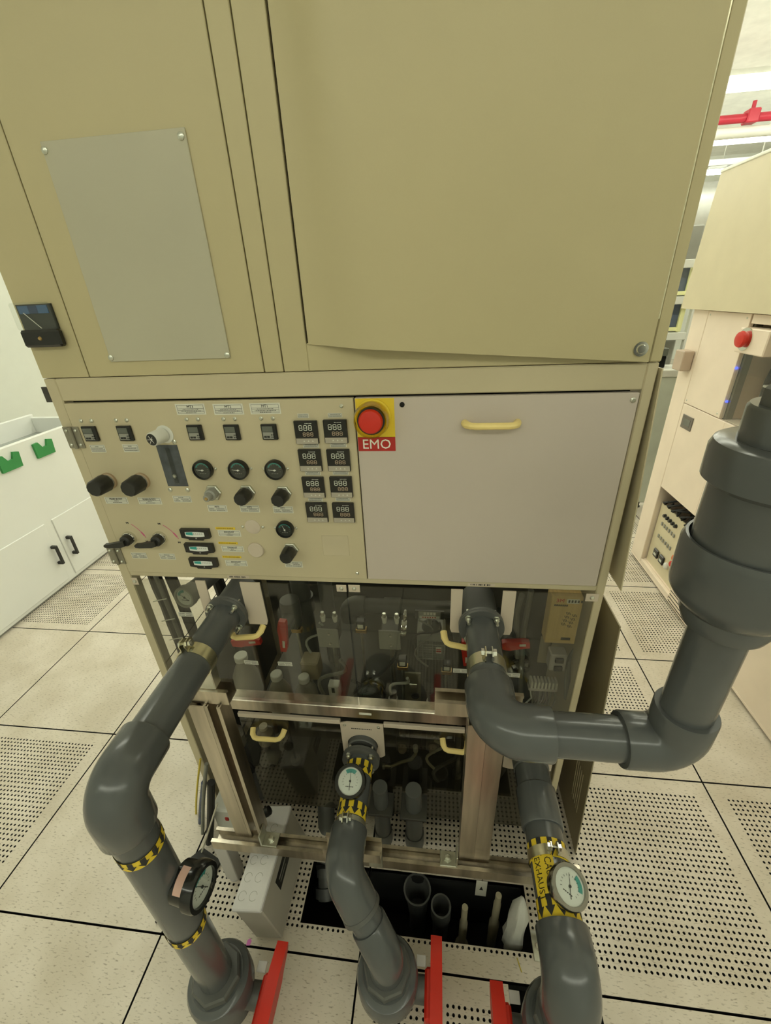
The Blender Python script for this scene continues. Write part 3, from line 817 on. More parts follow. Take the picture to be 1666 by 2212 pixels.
# side skins, left hanging loose
sk = thing('side_skin', 'loose beige side skin swung out along the right edge of the control cabinet', 'panel', (XR+.02, .6, 1.07))
vs = []
for (y, z, dx) in ((Y0-.030,1.074,.018),(1.05,1.074,.018),(1.05,1.535,.004),(Y0-.004,1.535,.004),):
    vs.append((XR+dx, y, z)); vs.append((XR+dx+.0025, y, z))
B().add(vs, [(0,2,4,6),(1,7,5,3),(0,1,3,2),(2,3,5,4),(4,5,7,6),(6,7,1,0)]).build('skin_sheet', beige2, sk)
sl = thing('louvred_skin', 'brown-grey louvred side skin leaning against the lower right of the control cabinet', 'panel', (2.45, .6, 0))
b = B()
def leanx(z): return 2.470-.055*(z/.98)
ys = [.322, .395, .455]; 
def quad_slab(y0, y1, z0, z1):
    v_ = []
    for dx in (0, .003):
        for (y, z) in ((y0,z0),(y1,z0),(y1,z1),(y0,z1)): v_.append((leanx(z)+dx, y, z))
    b.add(v_, [(0,1,2,3),(7,6,5,4),(0,4,5,1),(1,5,6,2),(2,6,7,3),(3,7,4,0)])
skinm = mat('olive_skin', T(120,110,75), .5)
quad_slab(.322, .36, .002, .98)
yy = .36
for k in range(4):
    quad_slab(yy, yy+.005, .16, .36); yy += .005
    quad_slab(yy, yy+.009, .16, .36); yy += .009
    # the slots lie between: leave the 5 mm strips out
b.v, b.f = [], []
quad_slab(.322, .362, .002, .98); quad_slab(.362, .43, .002, .16); quad_slab(.362, .43, .36, .98)
yy = .362
for k in range(5):
    quad_slab(yy+.0045, yy+.0136, .16, .36); yy += .0136
quad_slab(.43, 1.05, .002, .98)
b.build('skin_sheet', skinm, sl)

# ================================================================== STRUT FRAME
def strut(par, p0, p1, opening, w=.041, name='channel', m_=None):
    """C-section steel channel from p0 to p1 (centre line), slot facing `opening`"""
    p0, p1 = Vector(p0), Vector(p1); d = p1-p0; a = d.normalized(); o = Vector(opening).normalized(); s = a.cross(o)
    h = w/2; t = .0025; l = .0095; rt = .007
    poly = [(-h,-h),(h,-h),(h,h),(h-l,h),(h-l,h-rt),(h-l+t,h-rt),(h-l+t,h-t),(h-t,h-t),(h-t,-h+t),(-h+t,-h+t),(-h+t,h-t),(-h+l-t,h-t),(-h+l-t,h-rt),(-h+l,h-rt),(-h+l,h),(-h,h)]
    return B().prism(poly, p0, s, o, a, d.length).build(name, m_ or strutm, par, sharp=.3)
sf = thing('strut_frame', 'stainless strut frame standing in front of the cabinet and carrying the pipes', 'frame', (1.9, .16, 0))
strut(sf, (1.343,.1635,.22), (2.407,.1635,.22), ZA, name='bottom_rail')
for x in (1.4355, 2.096):
    strut(sf, (x,.1845,.241), (x,.1845,.8185), (0,1,0), name='post')
strut(sf, (1.4770,.1845,.241), (1.4770,.1845,.8185), NF, name='post')
strut(sf, (2.1375,.1845,.241), (2.1375,.1845,.8185), (0,1,0), name='post')
strut(sf, (1.405,.194,.8395), (1.517,.194,.8395), ZA, name='pipe_rest')
strut(sf, (2.002,.205,.8395), (2.20,.205,.8395), ZA, name='pipe_rest')
strut(sf, (1.712,.118,.35), (1.865,.118,.35), ZA, name='pipe_rest')
for (x, y) in ((1.468,.194),(2.11,.205)): B().bbox(x-.022, y-.014, .8605, x+.022, y+.014, .921, .002).build('clamp_stem', steel, sf)
for x in (1.735, 1.845): B().bbox(x-.02, .125, .241, x+.02, .131, .33, .001).build('rest_bracket', steel, sf)
for x in (1.362, 2.385): B().bbox(x-.0205, .143, .012, x+.0205, .184, .1995, .002).lathe((x,.1635,0), ZA, [(0,.022),(.008,.022),(.012,.015)], 14).build('leg', lgrey_p, sf)
for (x, sx) in ((1.525,1),(2.045,-1),(1.835,1)):
    br = B().bbox(x-.022, .145, .241, x+.022, .182, .246, .001).build('angle_bracket', steel, sf)
    if sx and x != 1.835: B().bbox(x-sx*.024-.0025, .145, .241, x-sx*.024+.0025, .182, .29, .001).build('bracket_upright', steel, br)
    B().lathe((x, .1635, .246), ZA, [(0,.011),(.002,.011),(.002,.008),(.009,.008),(.010,.006)], 6).build('bolt', steel, br)

# ================================================================== EXHAUST PIPES
def elbow_path(c, din, dout, arm, R=.05, n=10):
    c, a, b_ = Vector(c), Vector(din).normalized(), Vector(dout).normalized()
    ang = math.acos(max(-1, min(1, a.dot(b_)))); tl = R*math.tan(ang/2)
    p0 = c-a*tl; n_ = (b_-a*a.dot(b_)).normalized(); o = p0+n_*R
    pts = [c-a*arm]
    for k in range(n+1):
        th = ang*k/n; pts.append(o-n_*R*math.cos(th)+a*R*math.sin(th))
    pts.append(c+b_*arm)
    return pts
def elbow(par, c, din, dout, arm, r=.0555, R=.05, m_=None, name='elbow'):
    pts = elbow_path(c, din, dout, arm, R); rr = [r]*len(pts)
    a, b_ = Vector(din).normalized(), Vector(dout).normalized()
    pts = [pts[0]] + [pts[0]+a*.003] + pts[1:-1] + [pts[-1]-b_*.003, pts[-1]]
    rr = [r*.97, r] + [r]*(len(pts)-4) + [r, r*.97]
    return B().tube(pts, rr, 40).build(name, m_ or pvc, par, sharp=.7)
def on_pipe(o, axis, e1, r, ang, t):
    a = Vector(axis).normalized(); f1 = Vector(e1).normalized(); f2 = a.cross(f1)
    return Vector(o)+a*t+(f1*math.cos(ang)+f2*math.sin(ang))*r
def tape(par, o, axis, e1, r, t0, w, m0=-PI, m1=PI, n_arrow=10, arrows=True):
    """yellow hazard tape wound round a pipe, with black arrows pointing along it"""
    b = B(); n = 48; vs = []; fs = []
    for k in range(n+1):
        a = m0+(m1-m0)*k/n
        for rr, t in ((r+.0006,t0),(r+.0006,t0+w)): vs.append(on_pipe(o, axis, e1, rr, a, t))
    for k in range(n): fs.append((2*k, 2*k+1, 2*k+3, 2*k+2))
    p_ = b.add(vs, fs).build('hazard_tape', yellow_l, par)
    if arrows:
        for q in range(n_arrow):
            b = B(); ac = m0+(m1-m0)*(q+.5)/n_arrow; hw = (m1-m0)/n_arrow
            for (a0, a1, ta, tb_, tc, td) in ((-.22,0,0,.55,.55,0),(0,.22,0,.55,.55,0),(-.44,0,.52,.62,.98,.52),(0,.44,.52,.98,.62,.52)):
                A0, A1 = ac+hw*a0, ac+hw*a1
                if ta == 0: vv = [(A0,0),(A1,0),(A1,.56),(A0,.56)]
                elif a0 < 0: vv = [(A0,.52),(A1,.52),(A1,.98)]
                else: vv = [(A0,.52),(A1,.52),(A0,.98)]
                b.add([on_pipe(o, axis, e1, r+.0011, x_, t0+w*y_) for x_, y_ in vv], [tuple(range(len(vv)))])
            b.build('arrow', ink, p_)
    return p_
def clamp(par, o, axis, up_, r, w=.03, yellowish=False):
    """two-piece pipe clamp with a bolted ear on top"""
    a = Vector(axis).normalized(); u = Vector(up_).normalized(); s = a.cross(u); o = Vector(o)
    m_ = mat('yellow_zinc', (.72,.69,.52), .25, metal=1, var=.15, scale=20)
    c_ = None
    for sg in (-1, 1):
        b = B(); vs = []; fs = []; n = 18
        for k in range(n+1):
            th = .14+(PI-.14)*k/n
            for rr, t in ((r,-w/2),(r,w/2),(r+.0025,w/2),(r+.0025,-w/2)):
                vs.append(o+a*t+(u*math.cos(th)+s*math.sin(th)*sg)*rr)
        for k in range(n):
            for q in range(4): fs.append((4*k+q, 4*k+(q+1) % 4, 4*k+4+(q+1) % 4, 4*k+4+q))
        fs += [(0,1,2,3), tuple(4*n+q for q in (3,2,1,0))]
        b.add(vs, fs)
        x0 = (r+.001)*math.sin(.14)*sg
        b.prism([(-w/2,r*.98),(w/2,r*.98),(w/2,r+.016),(w/4,r+.022),(-w/4,r+.022),(-w/2,r+.016)], o+s*x0, a, u, s, .0025*sg)
        if c_ is None: c_ = b.build('pipe_clamp', steel if not yellowish else m_, par)
        else: b.build('clamp_half', m_, c_)
    B().lathe(o+u*(r+.012)-s*.016, s, [(0,.0035),(.032,.0035)], 8).lathe(o+u*(r+.012)+s*.0095, s, [(0,.008),(.006,.008)], 6).lathe(o+u*(r+.012)-s*.0155, s, [(0,.008),(.006,.008)], 6).build('bolt', chrome, c_)
    return c_
def flange(par, o, axis, r, t=.016, rb=.052, e1=(0,0,1), nb=4, ph=PI/4, bl=.022):
    a = Vector(axis).normalized(); o = Vector(o)
    f = B().lathe(o, a, [(0,r),(t*.42,r),(t*.45,r*.985),(t*.55,r*.985),(t*.58,r),(t,r)], 48).build('flange', pvc_d, par)
    for k in range(nb):
        p_ = on_pipe(o, axis, e1, rb, ph+2*PI*k/nb, 0)
        B().cyl(p_-a*.012, p_+a*(t+bl), .0035, n=8).lathe(p_+a*t, a, [(0,.008),(.001,.008),(.001,.0068),(.008,.0068)], 6).build('flange_bolt', steel, f)
    return f
def dial_gauge(par, o, nrm, upg, r, depth, ring, needle_ang, zone=(.28,.72), face=dial_w, base=True):
    """round differential pressure gauge; o = back of the case, nrm = the way it faces"""
    n_ = Vector(nrm).normalized(); u = Vector(upg); u = (u-n_*u.dot(n_)).normalized(); s = u.cross(n_); o = Vector(o)
    prof = [(0,r*.86),(depth*.55,r*.88),(depth*.58,r),(depth*.9,r),(depth,r*.95),(depth,r*.78),(depth*.86,r*.76)]
    g_ = B().lathe(o, n_, prof, 44).build('pressure_gauge', ring, par)
    B().lathe(o+n_*depth*.862, n_, [(0,r*.765),(.0008,r*.765)], 40).build('dial', face, g_)
    c_ = o+n_*(depth*.862+.0010); z_ = B()
    for k in range(12):
        a0 = PI*(zone[0]+(zone[1]-zone[0])*k/12); a1 = PI*(zone[0]+(zone[1]-zone[0])*(k+1)/12)
        z_.prism([(q_*r*math.cos(t_), q_*r*math.sin(t_)) for q_, t_ in ((.46,a0),(.68,a0),(.68,a1),(.46,a1))], c_, s, u, n_, .0002)
    z_.build('green_zone', teal, g_)
    mk = B()
    for k in range(13):
        a = PI*(1.15-.108*k); d = s*math.cos(a)+u*math.sin(a); mk.cyl(c_+n_*.0006+d*r*.42, c_+n_*.0006+d*r*.5, .0004, n=4)
    for k in range(5): mk.prism([(0,0),(.003,0),(.003,.002),(0,.002)], c_+s*(-.011+k*.0045)-u*r*.32, s, u, n_, .0004)
    mk.build('scale_marks', ink, g_)
    d = s*math.cos(needle_ang)+u*math.sin(needle_ang)
    B().cyl(c_+n_*.002-d*r*.5, c_+n_*.002+d*r*.55, .0008, .0004, n=6).lathe(c_+n_*.001, n_, [(0,.003),(.002,.003)], 10).build('needle', ink, g_)
    B().lathe(o+n_*depth*.985, n_, [(0,r*.78),(.0006,r*.79)], 40).build('glass', glass, g_)
    return g_
def ball_valve(par, c, top, lever_side=1, lever_y=.06, foot=.001):
    """union ball valve standing upright, red lever on its side; top = height of the upper socket"""
    c = Vector(c); zt = top
    v_ = B().lathe((c.x,c.y,zt-.165), ZA, [(0,.046),(.02,.052),(.05,.060),(.08,.060),(.10,.056)], 40).build('valve_body', pvc, par)
    B().cyl((c.x,c.y,foot), (c.x,c.y,zt-.16), .0445, n=36).build('lower_pipe', pvc, v_)
    B().lathe((c.x,c.y,zt-.085), ZA, [(0,.070),(.004,.0765),(.050,.0765),(.062,.072),(.066,.064),(.072,.060)], 44).build('union_nut', pvc, v_)
    B().lathe((c.x,c.y,zt-.03), ZA, [(0,.058),(.036,.058),(.041,.054),(.041,.040)], 8).build('end_socket', pvc_d, v_)
    s = lever_side; x0 = c.x+s*.055; zs = zt-.112
    B().cyl((x0, c.y, zs), (x0+s*.038, c.y, zs), .027, n=24).build('stem_housing', pvc_d, v_)
    B().bbox(x0+s*.016, c.y+.034, zs+.024, x0+s*.04, c.y+.056, zs+.028, .001).build('stop_plate', lgrey_p, v_)
    xl = x0+s*.038
    lv = B().bbox(min(xl, xl+s*.036), c.y-.06, zs-.028, max(xl, xl+s*.036), c.y+.036, zs+.030, .006)
    poly = [(-.17,-.012),(-.06,-.02),(.03,-.02),(.05,-.010),(lever_y+.03,-.002),(lever_y+.038,.012),(lever_y+.02,.017),(.03,.028),(-.06,.026),(-.17,.008)]
    lv.prism(poly, (xl+s*.014, c.y, zs+.014), (0,1,0), (0,0,1), (1,0,0), s*.030)
    lv.build('red_lever', red_p, v_)
    return v_

# ---- left exhaust pipe
DN = Vector((0,0,-1))
YV1 = -.107
e_ = thing('exhaust_pipe', 'leftmost grey exhaust pipe with elbow, striped tape and side gauge above a valve', 'pipe', (PX1, YV1, 0))
RP = .0385
B().lathe((PX1,.352,PZ1), NF, [(-.09,.043),(.012,.043),(.016,.041)], 40).build('coupling', pvc_d, e_)
flange(e_, (PX1,.340,PZ1), NF, .0535, rb=.0455)
B().cyl((PX1,.335,PZ1), (PX1,YV1+.06,PZ1), RP, n=44).build('pipe', pvc, e_)
elbow(e_, (PX1,YV1,PZ1), NF, DN, .098, r=.0475, R=.046)
B().cyl((PX1,YV1,PZ1-.07), (PX1+.012,YV1-.006,.17), RP, n=44).build('pipe', pvc, e_)
clamp(e_, (PX1,.178,PZ1), NF, (-.25,0,1), RP+.0005, .030, yellowish=True)
tape(e_, (PX1+.002,YV1-.001,.815), DN, (0,-1,0), RP+.0005, 0, .024, n_arrow=12)
tape(e_, (PX1+.007,YV1-.004,.500), DN, (0,-1,0), RP+.001, 0, .022, n_arrow=12)
g0 = (PX1+.040,YV1+.004,.655)
g1 = dial_gauge(e_, g0, (1,-.12,.06), (0,.25,1), .043, .052, gloss_black, 2.2)
b = B(); n = 12; vs = []
for k in range(n+1):
    th = .15+1.25*k/n
    for t in (.006, .026): vs.append(on_pipe(g0, (1,-.12,.06), (0,-.4,.9), .0385, th-.9, t))
st_ = b.add(vs, [(2*k,2*k+1,2*k+3,2*k+2) for k in range(n)]).build('warning_sticker', mat('pink_sticker', (.66,.42,.34), .5), g1)
ball_valve(e_, (PX1+.012,YV1-.006,0), .21)

# ---- middle exhaust pipe
e2 = thing('exhaust_pipe', 'middle grey exhaust pipe with white gauge and yellow arrow tape, sloping to a valve', 'pipe', (1.893, -.058, 0))
B().lathe((PX2,.36,pz2+.008), NF, [(-.02,.0445),(.022,.0445),(.025,.042)], 36).build('coupling', pvc_d, e2)
flange(e2, (PX2,.318,pz2), NF, .056, rb=.047, bl=.012)
B().cyl((PX2,.32,pz2), (PX2,.08,pz2), .038, n=40).build('pipe', pvc, e2)
c1, c2 = Vector((PX2,.03,pz2)), Vector((1.893,-.058,.27))
dm = (c2-c1).normalized()
elbow(e2, c1, NF, dm, .095, r=.047, R=.055)
elbow(e2, c2, dm, DN, .085, r=.0435, R=.08)
B().cyl(c1+dm*.07, c2-dm*.05, .0385, n=40).build('pipe', pvc, e2)
B().lathe(c1+dm*.088, dm, [(0,.0475),(.010,.0485),(.012,.046)], 40).build('socket_bead', pvc_d, e2)
tape(e2, (PX2,.290,pz2), NF, (0,0,1), .0383, 0, .036, n_arrow=10)
tape(e2, (PX2,.176,pz2), NF, (0,0,1), .0383, 0, .034, n_arrow=10)
tape(e2, (PX2,.26,pz2), NF, (0,0,1), .0383, 0, .085, m0=.75, m1=1.55, arrows=False)
clamp(e2, (PX2,.125,pz2), NF, (-.12,0,1), .0385, .028)
g2 = dial_gauge(e2, (PX2-.008,.222,pz2+.032), (-.02,-.45,1), (0,1,.4), .043, .040, gloss_black, PI*.5, zone=(.32,.68))
B().box(PX2-.022,.1755,pz2+.034,PX2+.004,.1765,pz2+.043).build('name_strip', paper, g2)
ball_valve(e2, (1.893,-.058,0), .20, lever_y=.06)

# ---- right lower exhaust pipe
YV4 = -.126
e4 = thing('exhaust_pipe', 'grey exhaust pipe at lower right wrapped in yellow CAUSTIC EXHAUST tape with chrome gauge', 'pipe', (PX4, YV4, 0))
B().lathe((PX4,.362,pz4), NF, [(-.02,.049),(.055,.049),(.058,.0465)], 40).build('coupling', pvc_d, e4)
B().lathe((PX4,.303,pz4), NF, [(0,.046),(.006,.047),(.05,.047),(.055,.0515),(.145,.0515),(.149,.049)], 44).build('reducer', pvc, e4)
B().cyl((PX4,.17,pz4), (PX4,YV4+.06,pz4), .0445, n=44).build('pipe', pvc, e4)
tape(e4, (PX4,.118,pz4), NF, (0,0,1), .0448, 0, .040, n_arrow=11)
tape(e4, (PX4,.010,pz4), NF, (0,0,1), .0448, 0, .038, n_arrow=11)
st = tape(e4, (PX4,.082,pz4), NF, (0,0,1), .0452, 0, .074, m0=.0, m1=1.20, arrows=False)
for (s_, ang) in (('CAUSTIC', .30), ('EXHAUST', .86)):
    vs, fs = text_mesh(s_, .0215); bb = B()
    bb.add([on_pipe((PX4,.040,pz4), NF, (0,0,1), .0463, ang-p_.y/.0452, p_.x*.86) for p_ in vs], fs); bb.build('lettering', ink, st)
clamp(e4, (PX4,.092,pz4), NF, (.08,0,1), .0457, .022)
dial_gauge(e4, (PX4+.010,.024,pz4+.038), (.30,-.30,1), (.5,1,0), .0425, .034, mat('dark_chrome', (.34,.33,.30), .18, metal=1), 2.0, zone=(.05,.42))
elbow(e4, (PX4,YV4,pz4), NF, DN, .095, r=.0555, R=.055)
B().cyl((PX4,YV4,pz4-.09), (PX4,YV4,.07), .0445, n=44).build('pipe', pvc, e4)
ball_valve(e4, (PX4,YV4,0), .30, lever_side=-1, lever_y=.03, foot=-.25)

# ---- upper right exhaust pipe rising to a big union valve
YH, XV = .060, 2.414
e3 = thing('exhaust_pipe', 'thick grey exhaust pipe turning right and rising to a large union valve', 'pipe', (PX3, YH, PZ3))
B().lathe((PX3,.352,PZ3), NF, [(-.09,.043),(.010,.043),(.014,.041)], 40).build('coupling', pvc_d, e3)
flange(e3, (PX3,.338,PZ3), NF, .0535, rb=.0455)
B().cyl((PX3,.335,PZ3), (PX3,YH+.05,PZ3), RP, n=44).build('pipe', pvc, e3)
clamp(e3, (PX3,.198,PZ3), NF, (.02,0,1), RP+.0005, .030)
elbow(e3, (PX3,YH,PZ3), NF, (1,0,0), .100, r=.0485, R=.055)
B().cyl((PX3+.07,YH,PZ3), (XV-.05,YH,PZ3), RP, n=44).build('pipe', pvc, e3)
elbow(e3, (XV,YH,PZ3), (1,0,0), ZA, .088, r=.0475, R=.045)
B().cyl((XV,YH,PZ3+.07), (XV,YH,1.27), RP, n=44).build('pipe', pvc, e3)
un = B().lathe((XV,YH,1.222), ZA, [(0,.046),(.004,.052),(.020,.058),(.036,.058)], 48).build('union_valve', pvc, e3)
B().lathe((XV,YH,1.255), ZA, [(0,.059),(.016,.073),(.026,.079),(.034,.0805),(.098,.081),(.108,.077),(.108,.0735),(.092,.0715)], 56).build('union_nut', pvc, un)
B().lathe((XV,YH,1.335), ZA, [(0,.0705),(.115,.0705)], 52).build('valve_body', pvc, un)
B().lathe((XV,YH,1.440), ZA, [(0,.071),(.008,.082),(.046,.0825),(.055,.079),(.058,.073),(.058,.058)], 56).build('top_nut', pvc, un)
B().lathe((XV,YH,1.494), ZA, [(0,.057),(.042,.0575),(.046,.055)], 44).build('neck', pvc, un)
B().bbox(XV-.046,YH-.018,1.536,XV+.046,YH+.018,1.562,.004).build('stem_block', pvc_d, un)
B().cyl((XV+.02,YH,1.535),(XV+.02,YH,1.60),.02,n=20).build('stem', pvc_d, un)

# ================================================================== WHITE BENCH AT THE LEFT
BX = -.48
wb = thing('white_bench', 'white plastic bench with two doors and an open trough along the left wall', 'bench', (-.7, 1.6, 0))
BY0, BY1 = 1.03, 2.30
B().bbox(BX-.03, BY0, .02, BX, BY1, .98, .004).build('front_wall', whitecab, wb)
B().bbox(-.93, BY0, .02, BX-.03, BY0+.03, .98, .004).build('end_wall', whitecab, wb)
B().bbox(-.93, BY1-.03, .02, BX-.03, BY1, .985, .004).build('end_wall', whitecab, wb)
B().bbox(-.96, BY0, .02, -.93, BY1, 1.005, .004).build('back_wall', whitecab, wb)
B().box(-.93, BY0+.03, .86, BX-.03, BY1-.03, .88).build('trough_floor', mat('wet_grey_trough', (.30,.32,.30), .15, var=.35, scale=3), wb)
B().box(-.92, BY0+.01, 0, BX-.02, BY1-.01, .02).build('plinth', grey_p, wb)
def bench_door(y0, y1, z0, z1, hy):
    d_ = B().bbox(BX, y0, z0, BX+.007, y1, z1, .003).build('door', whitecab, wb)
    h_ = B().bbox(BX+.032, hy-.010, .178, BX+.044, hy+.010, .316, .003).bbox(BX+.004, hy-.010, .178, BX+.034, hy+.010, .198, .003).bbox(BX+.004, hy-.010, .296, BX+.034, hy+.010, .316, .003)
    h_.build('bow_handle', black, d_)
bench_door(1.10, 1.635, .045, .466, 1.612); bench_door(1.692, 2.20, .045, .466, 1.738)
for (u, v, l_) in ((20,998,'green notched holder on the white bench, the one farther left'), (94,968,'green notched holder on the white bench, nearer the beige cabinet')):
    p_ = at(u, v, X=BX+.001); y, z = p_.y, p_.z
    gh = B().prism([(-.07,-.045),(.06,-.045),(.07,.04),(.035,.05),(.018,.012),(-.012,.008),(-.035,.048),(-.07,.045)], (BX+.0005, y, z), (0,1,0), ZA, XA, .014).build('notched_holder', greenp)
    tag(gh, l_, 'holder', 'green holders on the white bench')

# ================================================================== BEIGE MACHINE AT THE RIGHT
MX = 3.34
def G(u, v, x=MX): p_ = at(u, v, X=x); return p_.y, p_.z
m2 = thing('process_machine', 'pinkish beige machine with yellow-beige hood behind the large union valve', 'machine', (3.8, 1.2, 0))
MY0, MY1 = .25, 2.18
B().box(3.56, MY0+.02, .06, 4.3, MY1-.02, 1.52).build('core', innerm, m2)
B().bbox(MX, 2.04, .03, MX+.22, MY1, 1.53, .003).build('corner_post', tan2, m2)
def skin(y0, y1, z0, z1, name='skin_panel', x0=MX, m_=tan2, t=.02): return B().bbox(x0, y0, z0, x0+t, y1, z1, .0015).build(name, m_, m2)
up_ = skin(1.712, 2.037, 1.073, 1.527); skin(1.66, 2.037, .572, 1.069)
for (y, z) in ((2.02,1.51),(1.735,1.51),(1.735,1.09),(2.02,1.09)): B().lathe((MX,y,z), (-1,0,0), [(0,.005),(.002,.003)], 8).build('screw', steel, up_)
skin(MY0, 1.66, .572, 1.069); skin(MY0, 1.70, 1.49, 1.527)
skin(MY0, 1.655, .03, .568)
skin(1.66, 2.037, .03, .055)
B().box(MX+.02, 1.66, .05, MX+.21, 2.037, .06).build('recess_floor', tan2, m2)
B().box(MX+.02, MY0, 1.066, MX+.22, 1.70, 1.07).build('window_sill', tan2, m2)
B().bbox(MX, MY0, .015, MX+.9, MY1, .03, .002).build('base', tan2, m2)
for k in range(6):
    z = .135-.022*k
    B().box(MX-.0006, 1.40, z, MX+.0005, 1.652, z+.005).build('louvre_slot', dark, m2)
B().box(MX-.0006, 1.625, .50, MX+.0005, 1.640, .58).build('slot', dark, m2)
hb = B().add([(MX-.03,MY0,1.532),(MX-.03,2.26,1.532),(MX-.03,2.20,2.115),(MX-.03,MY0,2.115),(4.3,MY0,1.532),(4.3,2.26,1.532),(4.3,2.20,2.18),(4.3,MY0,2.18)],
             [(0,1,2,3),(7,6,5,4),(0,4,5,1),(1,5,6,2),(2,6,7,3),(3,7,4,0)]).build('hood', hood2, m2)
B().bbox(MX-.0345, MY0, 2.108, MX+.02, 2.203, 2.122, .003).build('hood_rim', mat('hood_rim_paint', T(225,215,175), .35), m2)
# small display
y, z = G(1485, 913)
ds = B().bbox(MX-.004, y-.052, z-.036, MX, y+.052, z+.036, .002).build('small_display', mat('brown_bezel', (.14,.12,.10), .4), m2)
B().box(MX-.005, y-.032, z-.018, MX-.004, y+.032, z+.018).build('display_window', lcd, ds)
# control recess
XPN = MX+.03
rp = B().box(XPN, 1.665, .06, XPN+.006, 2.03, .47).build('recess_panel', hood2, m2)
B().box(MX+.02, 1.66, .06, MX+.2, 1.664, .567).build('recess_cheek', tan2, m2)
for k in range(5):
    y = 1.955-.032*k; B().lathe((XPN, y, .415), (-1,0,0), [(0,.012),(.014,.010),(.016,.008)], 12).build('control_knob', black, m2)
for r_ in range(2):
    for k in range(6):
        y = 1.965-.029*k; z = .355-.085*r_
        B().bbox(XPN-.006, y-.007, z-.010, XPN, y+.007, z+.012, .001).build('toggle_switch', grey_p, m2)
for (y, nm) in ((1.935,'black_meter'),(1.862,'black_meter')):
    q = B().bbox(XPN-.012, y-.026, .135, XPN, y+.026, .190, .004).build(nm, gloss_black, m2); B().box(XPN-.013, y-.014, .15, XPN-.012, y+.014, .165).build('meter_scale', segm, q)
for (y, z, m_, nm) in ((1.752,.205,red_p,'red_push_button'),(1.745,.25,orange_p,'orange_push_button'),(1.80,.16,white_p,'white_push_button')):
    B().lathe((XPN, y, z), (-1,0,0), [(0,.02),(.012,.02),(.018,.012)], 16).build(nm, m_, m2)
B().box(XPN-.003, 1.69, .34, XPN, 1.76, .40).build('name_plate', grey_p, m2)
cb = B()
for k in range(6):
    y0 = 2.0-.05*k; cb.tube([(XPN+.02, y0, .5+random.uniform(-.02,.02)), (XPN-.01, y0-.02, .48), (XPN-.03, y0-.04, .495+random.uniform(-.01,.03)), (XPN+.03, y0-.08, .53)], .006, 6)
cb.build('recess_cable', rubber, m2); cb_ = None
# red stop button beside the window, window contents
y, z = G(1622, 716)
B().bbox(MX-.03, 1.52, 1.375, MX+.1, 1.71, 1.475, .004).build('stop_button_bracket', tan2, m2)
es2 = B().lathe((MX-.028, 1.655, 1.432), (-1,0,0), [(0,.046),(.006,.046),(.006,.040)], 24).build('stop_button', chrome, m2)
B().lathe((MX-.034, 1.655, 1.432), (-1,0,0), [(0,.03),(.014,.034),(.022,.030),(.026,.015)], 20).build('red_mushroom', red_p, es2)
B().box(MX+.005, MY0+.02, 1.072, MX+.008, 1.705, 1.372).build('window_pane', glass, m2)
B().box(MX+.150, MY0+.02, 1.072, MX+.155, 1.71, 1.49).build('window_back', mat('brown_window_interior', (.52,.40,.29), .5), m2)
B().box(MX+.05, 1.702, 1.072, MX+.15, 1.708, 1.49).build('window_cheek', MATS['brown_window_interior'], m2)
B().box(MX+.021, 1.696, 1.072, MX+.05, 1.71, 1.49).build('window_post', mat('olive_post', (.12,.11,.07), .4), m2)
for (u, v) in ((1589,795),(1568,867)):
    y, z = G(u, v); B().lathe((MX+.004, y-.004, z), (-1,0,0), [(0,.006),(.006,.004)], 10).build('blue_light', mat('blue_led', (.02,.03,.6), .3, emit=(.05,.08,1,3)), m2)
B().bbox(MX+.08, 1.42, 1.235, MX+.18, 1.62, 1.245, .002).prism([(0,0),(.13,0),(.08,.12),(.02,.12)], (MX+.1,1.60,1.245), (0,-1,0), ZA, XA, .01).build('white_bracket', white_p, m2)
for k in range(3):
    B().tube([(MX+.15,1.68-.03*k,1.38),(MX+.12,1.67,1.25-.03*k),(MX+.1,1.64-.03*k,1.12),(MX+.12,1.5-.02*k,1.14),(MX+.15,1.38,1.20+.05*k)], .006, 8).build('window_cable', rubber, m2)
B().bbox(MX+.1, 1.36, 1.12, MX+.2, 1.40, 1.18, .004).build('window_block', mat('peach_block', (.55,.35,.22), .5), m2)
# box on its corner
bx = tag(B().bbox(MX-.055, 2.06, 1.235, MX-.002, 2.15, 1.335, .004).build('junction_box', mat('brown_grey_box', T(165,148,115), .5)), 'small brown-grey box fixed to the corner of the beige machine', 'box')
for (y, nm) in ((2.10, 1), (.35, 2)): B().lathe((MX+.06, y, 0), ZA, [(0,.03),(.006,.03),(.006,.012),(.02,.012)], 12).build('levelling_foot', dust, m2)

# ================================================================== FAR EQUIPMENT SEEN PAST THE BEIGE MACHINE
fr_ = thing('equipment_rack', 'white aluminium rack with yellow doors, far behind the beige machine', 'rack', (3.75, 3.2, 0))
alum = mat('white_aluminium', (.75,.76,.72), .35, var=.03)
yel = mat('pale_yellow_frame', T(235,210,140), .5)
YR = 3.1
for z in (1.767, 1.541, 1.303): B().bbox(3.35, YR, z-.025, 3.795, YR+.04, z+.025, .003).build('cross_bar', alum, fr_)
B().bbox(3.795, YR, 0, 3.84, YR+.04, 2.0, .003).build('upright', alum, fr_)
B().bbox(3.30, YR, 0, 3.35, YR+.04, 2.0, .003).build('upright', alum, fr_)
for z0, z1 in ((1.567,1.742),(1.33,1.516)):
    B().bbox(3.745, YR+.05, z0, 3.775, YR+.07, z1, .002).build('yellow_stile', yel, fr_)
    B().bbox(3.40, YR+.05, z0+.005, 3.745, YR+.07, z0+.03, .002).build('yellow_rail', yel, fr_)
    B().box(3.40, YR+.075, z0+.03, 3.745, YR+.08, z1).build('dark_pane', mat('blue_grey_pane', (.12,.15,.22), .15), fr_)
